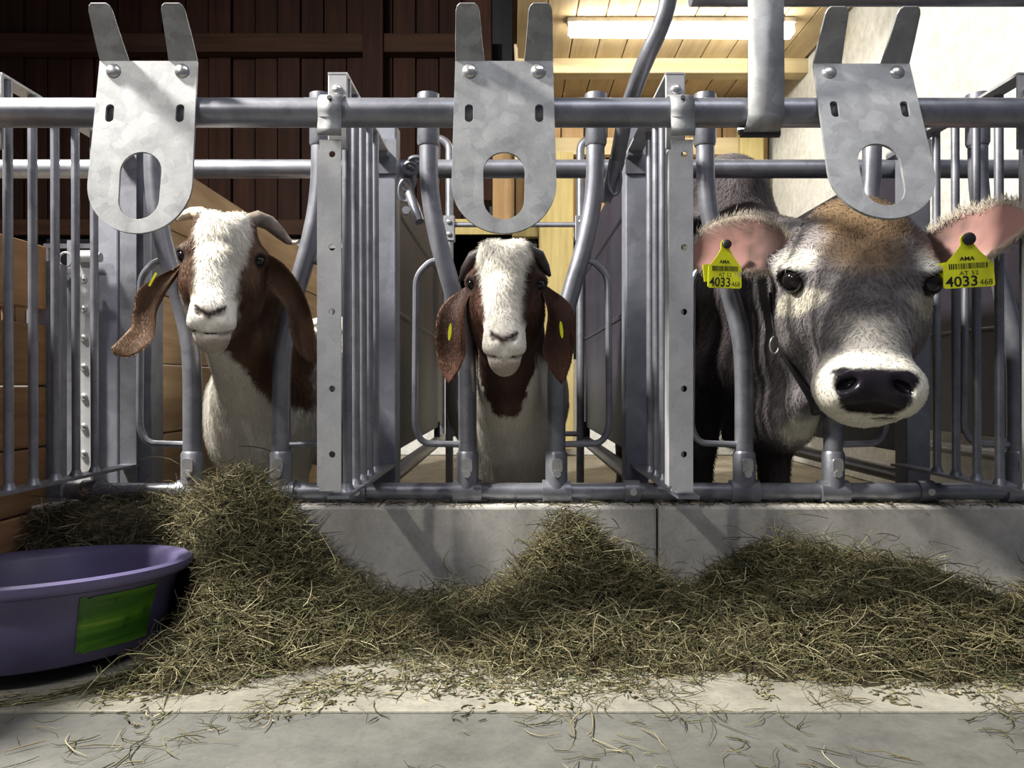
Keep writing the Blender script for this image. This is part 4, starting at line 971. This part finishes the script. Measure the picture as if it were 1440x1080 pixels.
# printed ear tags
def text_mesh(body, size, name, mat, parent, M4, width=None, bold=0.0):
    cu = bpy.data.curves.new('print', 'FONT'); cu.body = body; cu.size = size; cu.align_x = 'LEFT'; cu.offset = bold; cu.resolution_u = 3
    to = bpy.data.objects.new('print_tmp', cu); COL.objects.link(to); dg = bpy.context.evaluated_depsgraph_get(); dg.update()
    me = bpy.data.meshes.new_from_object(to.evaluated_get(dg)); bpy.data.objects.remove(to); bpy.data.curves.remove(cu)
    xs = [p.co.x for p in me.vertices]; sx_ = (width/(max(xs)-min(xs))) if width else 1; x0 = min(xs)
    off = parent_world(parent)
    for p in me.vertices: p.co = (M4 @ Vector(((p.co.x-x0)*sx_, -0.0004, p.co.y)))-off
    me.name = name; o = bpy.data.objects.new(name, me); COL.objects.link(o); me.materials.append(M[mat]); o.parent = parent; return o
def ear_tag(c, w, h, roll, yaw):
    pass   # top (button) point
    M4 = Matrix.Translation(c) @ Matrix.Rotation(roll, 4, 'Y') @ Matrix.Rotation(yaw, 4, 'Z')
    hw = w/2; nk = w*0.13
    out = rrect(-hw, hw, -h, -h*0.42, w*0.07, 4); out = out[:10]   # lower corners and up the right flank
    body_ = [(-hw+0.003, -h), (hw-0.003, -h), (hw, -h+0.003), (hw*0.97, -h*0.50), (hw*0.80, -h*0.43), (nk*1.8, -h*0.25), (nk, -h*0.10), (nk, 0.004), (nk*0.5, 0.010), (-nk*0.5, 0.010), (-nk, 0.004), (-nk, -h*0.10), (-nk*1.8, -h*0.25), (-hw*0.80, -h*0.43), (-hw*0.97, -h*0.50), (-hw, -h+0.003)]
    tg = MB().slab(body_, [], 0.0022, M4).build('ear_tag', 'tag', ct, False)
    bt = MB().cyl((0.002, -0.0005, 0.001), (0, -1, 0), w*0.13, 0.004, 14, 0.003); bt.v = [tuple(M4 @ Vector(p)) for p in bt.v]; bt.build('button', 'tag_button', tg)
    bk = MB().slab([(a*0.95-w*0.10, b2*0.98+0.012) for a, b2 in body_[:4]]+[(-hw*0.97-w*0.10, -h*0.45)], [], 0.002, M4 @ Matrix.Translation((0, 0.014, 0))).build('back_plate', 'tag', tg, False)
    T = lambda x, z: M4 @ Matrix.Translation((x, 0, z))
    text_mesh('AMA', h*0.11, 'print', 'ink', tg, T(-w*0.17, -h*0.43), w*0.30, 0.0003)
    text_mesh('AT 52', h*0.12, 'print', 'ink', tg, T(-w*0.19, -h*0.735), w*0.38)
    text_mesh('4033', h*0.30, 'print', 'ink', tg, T(-w*0.46, -h*0.965), w*0.62, 0.0004)
    text_mesh('468', h*0.17, 'print', 'ink', tg, T(w*0.20, -h*0.96), w*0.25)
    bc = MB(); x_ = -w*0.38; r_ = random.Random(5)
    while x_ < w*0.36:
        ww_ = r_.choice((0.6, 0.9, 1.5))*w*0.016; bc.box((x_, -0.0004, -h*0.605), (x_+ww_, 0.0, -h*0.49), M4); x_ += ww_+r_.choice((0.7, 1.0, 1.4))*w*0.016
    bc.build('barcode', 'ink', tg, False)
ear_tag(WC((-242, -42, 84)), 0.070, 0.087, 0.02, 0.10)
ear_tag(P(1360, 337, 0.048), 0.086, 0.084, -0.05, -0.10)

# ================================================================== TUB
tb = thing('feed_tub', (-0.812, 0.02, 0), 'violet plastic feed tub with torn green sticker standing in the hay', 'tub')
TM = Matrix.Translation((-0.812, 0.02, 0.012)) @ Matrix.Rotation(math.radians(-1.8), 4, 'Y') @ Matrix.Rotation(math.radians(-4.0), 4, 'X')
prof = [(0.0005, 0.006), (0.17, 0.006), (0.185, 0.014), (0.196, 0.06), (0.214, 0.120), (0.220, 0.131), (0.236, 0.137), (0.243, 0.133), (0.2445, 0.124), (0.240, 0.117), (0.232, 0.116), (0.222, 0.112), (0.207, 0.062), (0.196, 0.004), (0.190, 0.0), (0.0005, 0.0)]
prof = prof[::-1]
MB().lathe(prof, 96, TM).build('bowl', 'tub', tb, angle=50)
sk = MB(); vs = []; fs = []; na = 22
a0_, a1_ = math.radians(-45), math.radians(-9)
for i in range(na+1):
    a = a0_+(a1_-a0_)*i/na
    for r_, z_ in ((0.1990, 0.018), (0.2085, 0.062), (0.2205, 0.1045)):
        vs.append(TM @ Vector(((r_+0.0012)*math.cos(a), (r_+0.0012)*math.sin(a), z_+(0.004*math.sin(i*1.9) if i < 3 else 0))))
for i in range(na):
    for k in range(2): fs.append((i*3+k, (i+1)*3+k, (i+1)*3+k+1, i*3+k+1))
sk.add(vs, fs).build('sticker', 'sticker', tb)

# ================================================================== HAY
def hay_height(x, y):
    h = np.zeros_like(x)
    for cx, cy, sx_, sy_, a in HILLS: h += a*np.exp(-((x-cx)/sx_)**2-((y-cy)/sy_)**2)
    r = np.hypot(x+0.812, y-0.02); return h*sstep(0.20, 0.29, r)
PALETTE = np.array([(0.20, 0.175, 0.09), (0.10, 0.093, 0.045), (0.30, 0.27, 0.16), (0.075, 0.088, 0.038), (0.14, 0.115, 0.06), (0.46, 0.42, 0.27), (0.045, 0.042, 0.022)])
PW = np.array([0.24, 0.22, 0.16, 0.12, 0.14, 0.05, 0.07])
def strands(name, label, pos, lift, lmin, lmax, flat, rad=(0.0004, 0.0011), parent=None, hfun=None):
    n = len(pos); ang = np.random.rand(n)*2*PI; el = np.random.normal(0, flat, n)
    d = np.stack([np.cos(ang)*np.cos(el), np.sin(ang)*np.cos(el), np.sin(el)], 1); L_ = np.random.uniform(lmin, lmax, n)*np.random.uniform(0.5, 1.0, n)
    bend = np.random.normal(0, 0.45, (n, 3)); bend -= d*(bend*d).sum(1, keepdims=True)
    K = 5; ts = np.linspace(-0.5, 0.5, K)
    pts = pos[:, None, :]+d[:, None, :]*ts[None, :, None]*L_[:, None, None]+bend[:, None, :]*((ts**2)-0.08)[None, :, None]*L_[:, None, None]*1.5
    if hfun is not None:
        gz = hfun(pts[..., 0].ravel(), pts[..., 1].ravel()).reshape(n, K); pts[..., 2] = np.maximum(pts[..., 2], gz+0.001)
    pts[..., 1] = np.where((pts[..., 2] < KZ) & (pts[..., 1] > 0.277), 0.277, pts[..., 1])
    pts[..., 2] = np.maximum(pts[..., 2], 0.0025)
    dx_, dy_ = pts[..., 0]+0.812, pts[..., 1]-0.02; rr_ = np.hypot(dx_, dy_); push = np.where(rr_ < 0.248, 0.248/np.maximum(rr_, 1e-4), 1)
    pts[..., 0] = -0.812+dx_*push; pts[..., 1] = 0.02+dy_*push
    s1 = np.cross(d, np.array((0.1, 0.2, 1.0))); s1 /= np.linalg.norm(s1, axis=1, keepdims=True); s2 = np.cross(d, s1)
    r = np.random.uniform(rad[0], rad[1], n)
    ring = [np.cos(a)*s1+np.sin(a)*s2 for a in (0.0, 2.094, 4.189)]
    V_ = np.stack([pts+rg[:, None, :]*r[:, None, None]*np.array([0.6, 1, 1, 1, 0.5])[None, :, None] for rg in ring], 2).reshape(-1, 3)
    b0 = (np.arange(n)*K*3)[:, None]; fl_ = []
    for k in range(K-1):
        for a in range(3):
            fl_.append(np.concatenate([b0+k*3+a, b0+k*3+(a+1) % 3, b0+(k+1)*3+(a+1) % 3, b0+(k+1)*3+a], 1))
    Fq = np.concatenate(fl_)
    me = bpy.data.meshes.new(name); off = np.array(parent_world(parent)) if parent else np.zeros(3)
    me.vertices.add(len(V_)); me.vertices.foreach_set('co', (V_-off).astype(np.float32).ravel())
    me.loops.add(Fq.size); me.loops.foreach_set('vertex_index', Fq.astype(np.int32).ravel())
    me.polygons.add(len(Fq)); me.polygons.foreach_set('loop_start', np.arange(0, Fq.size, 4, dtype=np.int32)); me.polygons.foreach_set('loop_total', np.full(len(Fq), 4, np.int32))
    me.update(calc_edges=True); me.shade_smooth()
    c = PALETTE[np.random.choice(len(PALETTE), n, p=PW)]*np.random.uniform(0.7, 1.25, (n, 1))
    c = np.repeat(np.concatenate([np.clip(c, 0, 1), np.ones((n, 1))], 1), K*3, 0).astype(np.float32)
    at = me.color_attributes.new('Col', 'FLOAT_COLOR', 'POINT'); at.data.foreach_set('color', c.ravel())
    o = bpy.data.objects.new(name, me); COL.objects.link(o); me.materials.append(M['hay'])
    if parent: o.parent = parent; o['kind'] = 'stuff'
    return o
def heap(label, hills, x0, x1, y0, y1, n, lmax=0.13, thresh=0.006, lift=0.03):
    global HILLS
    HILLS = hills
    t = thing('hay_heap', ((x0+x1)/2, 0.15, 0), label, 'hay', None, 'stuff')
    nx, ny = int((x1-x0)/0.012), int((y1-y0)/0.012)
    X, Y = np.meshgrid(np.linspace(x0, x1, nx), np.linspace(y0, y1, ny), indexing='ij')
    Z = hay_height(X, Y)+0.012*(hashn(np.stack([X.ravel(), Y.ravel(), X.ravel()*0], 1)+5, 45.0).reshape(X.shape)-0.5)-0.008
    vs = np.stack([X, Y, Z], -1).reshape(-1, 3); I = np.arange(nx*ny).reshape(nx, ny)
    F_ = np.stack([I[:-1, :-1], I[1:, :-1], I[1:, 1:], I[:-1, 1:]], -1).reshape(-1, 4); keep = (vs[F_][:, :, 2] > 0.001).any(1)
    me = MB(); me.v = vs.tolist(); me.f = [tuple(q) for q in F_[keep].tolist()]; o = me.build('hay_bed', 'haybed', t, angle=180); o['kind'] = 'stuff'
    # rejection-sample the heap surface
    xs = np.random.uniform(x0, x1, n*12); ys = np.random.uniform(y0, y1, n*12); hh = hay_height(xs, ys)
    pr = np.clip(hh/0.06, 0, 1); ok = (np.random.rand(len(xs)) < pr) & (hh > thresh); xs, ys, hh = xs[ok][:n], ys[ok][:n], hh[ok][:n]
    pos = np.stack([xs, ys, hh+np.random.exponential(lift*0.35, len(xs))-0.004], 1)
    strands('hay_stems', None, pos, 0.0, 0.03, lmax, 0.38, parent=t, hfun=lambda a, b2: hay_height(a, b2)-0.012)
    return t
HILLS = []
heap('tall heap of hay behind the violet tub, piled over the kerb',
     [(-0.80, 0.24, 0.30, 0.14, 0.15), (-0.52, 0.22, 0.13, 0.12, 0.17), (-0.62, 0.34, 0.20, 0.06, 0.09), (-0.95, 0.30, 0.25, 0.10, 0.08), (-0.42, 0.12, 0.20, 0.12, 0.06), (-0.55, 0.02, 0.16, 0.14, 0.045)],
     -0.975, -0.12, -0.22, 0.42, 15000, 0.13)
heap('small peaked heap of hay against the kerb below the middle goat',
     [(0.10, 0.21, 0.085, 0.09, 0.135), (0.22, 0.20, 0.12, 0.09, 0.085), (-0.10, 0.16, 0.20, 0.10, 0.035), (0.15, 0.06, 0.22, 0.12, 0.04)],
     -0.35, 0.40, -0.15, 0.275, 9000, 0.11)
heap('broad dark heap of hay against the kerb below the calf',
     [(0.62, 0.15, 0.20, 0.13, 0.095), (0.48, 0.20, 0.13, 0.09, 0.075), (0.80, 0.10, 0.15, 0.12, 0.045), (0.56, 0.0, 0.24, 0.10, 0.035)],
     0.30, 1.02, -0.18, 0.275, 11000, 0.11)
heap('low heap of hay against the kerb by the right picture edge',
     [(1.12, 0.17, 0.13, 0.12, 0.075), (1.3, 0.18, 0.2, 0.1, 0.05)], 0.90, 1.5, -0.06, 0.275, 4500, 0.10)
# loose litter on the feed table and a few stems further out
n = 6500
xs = np.random.uniform(-1.15, 1.25, n); ys = np.random.normal(-0.02, 0.11, n); ys = np.where(ys > 0.27, 0.27-np.random.rand(n)*0.3, ys)
pos = np.stack([xs, ys, 0.004+np.random.exponential(0.004, n)], 1)
cl = hashn(pos*np.array((1, 1, 0)), 13.0); keep = cl > np.interp(ys, [-0.4, -0.25, -0.12, 0.1], [0.86, 0.66, 0.42, 0.2]); pos = pos[keep]
lt = strands('hay_litter', None, pos, 0, 0.012, 0.085, 0.06); tag(lt, 'loose short hay stems strewn over the pale feed table', 'hay', None, 'stuff')
n = 420
xs = np.random.uniform(-0.95, 0.95, n); ys = np.random.uniform(-0.42, -0.22, n); pos = np.stack([xs, ys, np.full(n, 0.003)], 1)
cl = hashn(pos*np.array((1, 1, 0)), 9.0); pos = pos[cl > 0.5]
lt = strands('hay_litter', None, pos, 0, 0.02, 0.10, 0.03); tag(lt, 'sparse hay stems on the grey concrete along the bottom edge', 'hay', None, 'stuff')
n = 9000
xs = np.random.uniform(-1.15, 1.25, n); ys = np.random.normal(-0.10, 0.09, n); pos = np.stack([xs, ys, np.full(n, 0.0025)], 1)
cl = hashn(pos*np.array((1, 1, 0)), 16.0)*0.6+hashn(pos*np.array((1, 1, 0))+3, 5.0)*0.4; keep = (cl > np.interp(ys, [-0.40, -0.26, -0.16, 0.0], [0.95, 0.72, 0.50, 0.30])) & (ys < 0.25); pos = pos[keep]
lt = strands('hay_chaff', None, pos, 0, 0.004, 0.022, 0.03, (0.0007, 0.0016)); tag(lt, 'fine hay chaff dusted over the pale feed table edge', 'hay', None, 'stuff')
# crumbs on the kerb top under the low rail
n = 900
pos = np.stack([np.random.uniform(-0.6, 1.2, n), np.random.uniform(0.285, 0.38, n), np.full(n, KZ+0.002)], 1)
lt = strands('hay_litter', None, pos, 0, 0.008, 0.035, 0.1); tag(lt, 'dark hay crumbs lying on the kerb top under the low rail', 'hay', None, 'stuff')
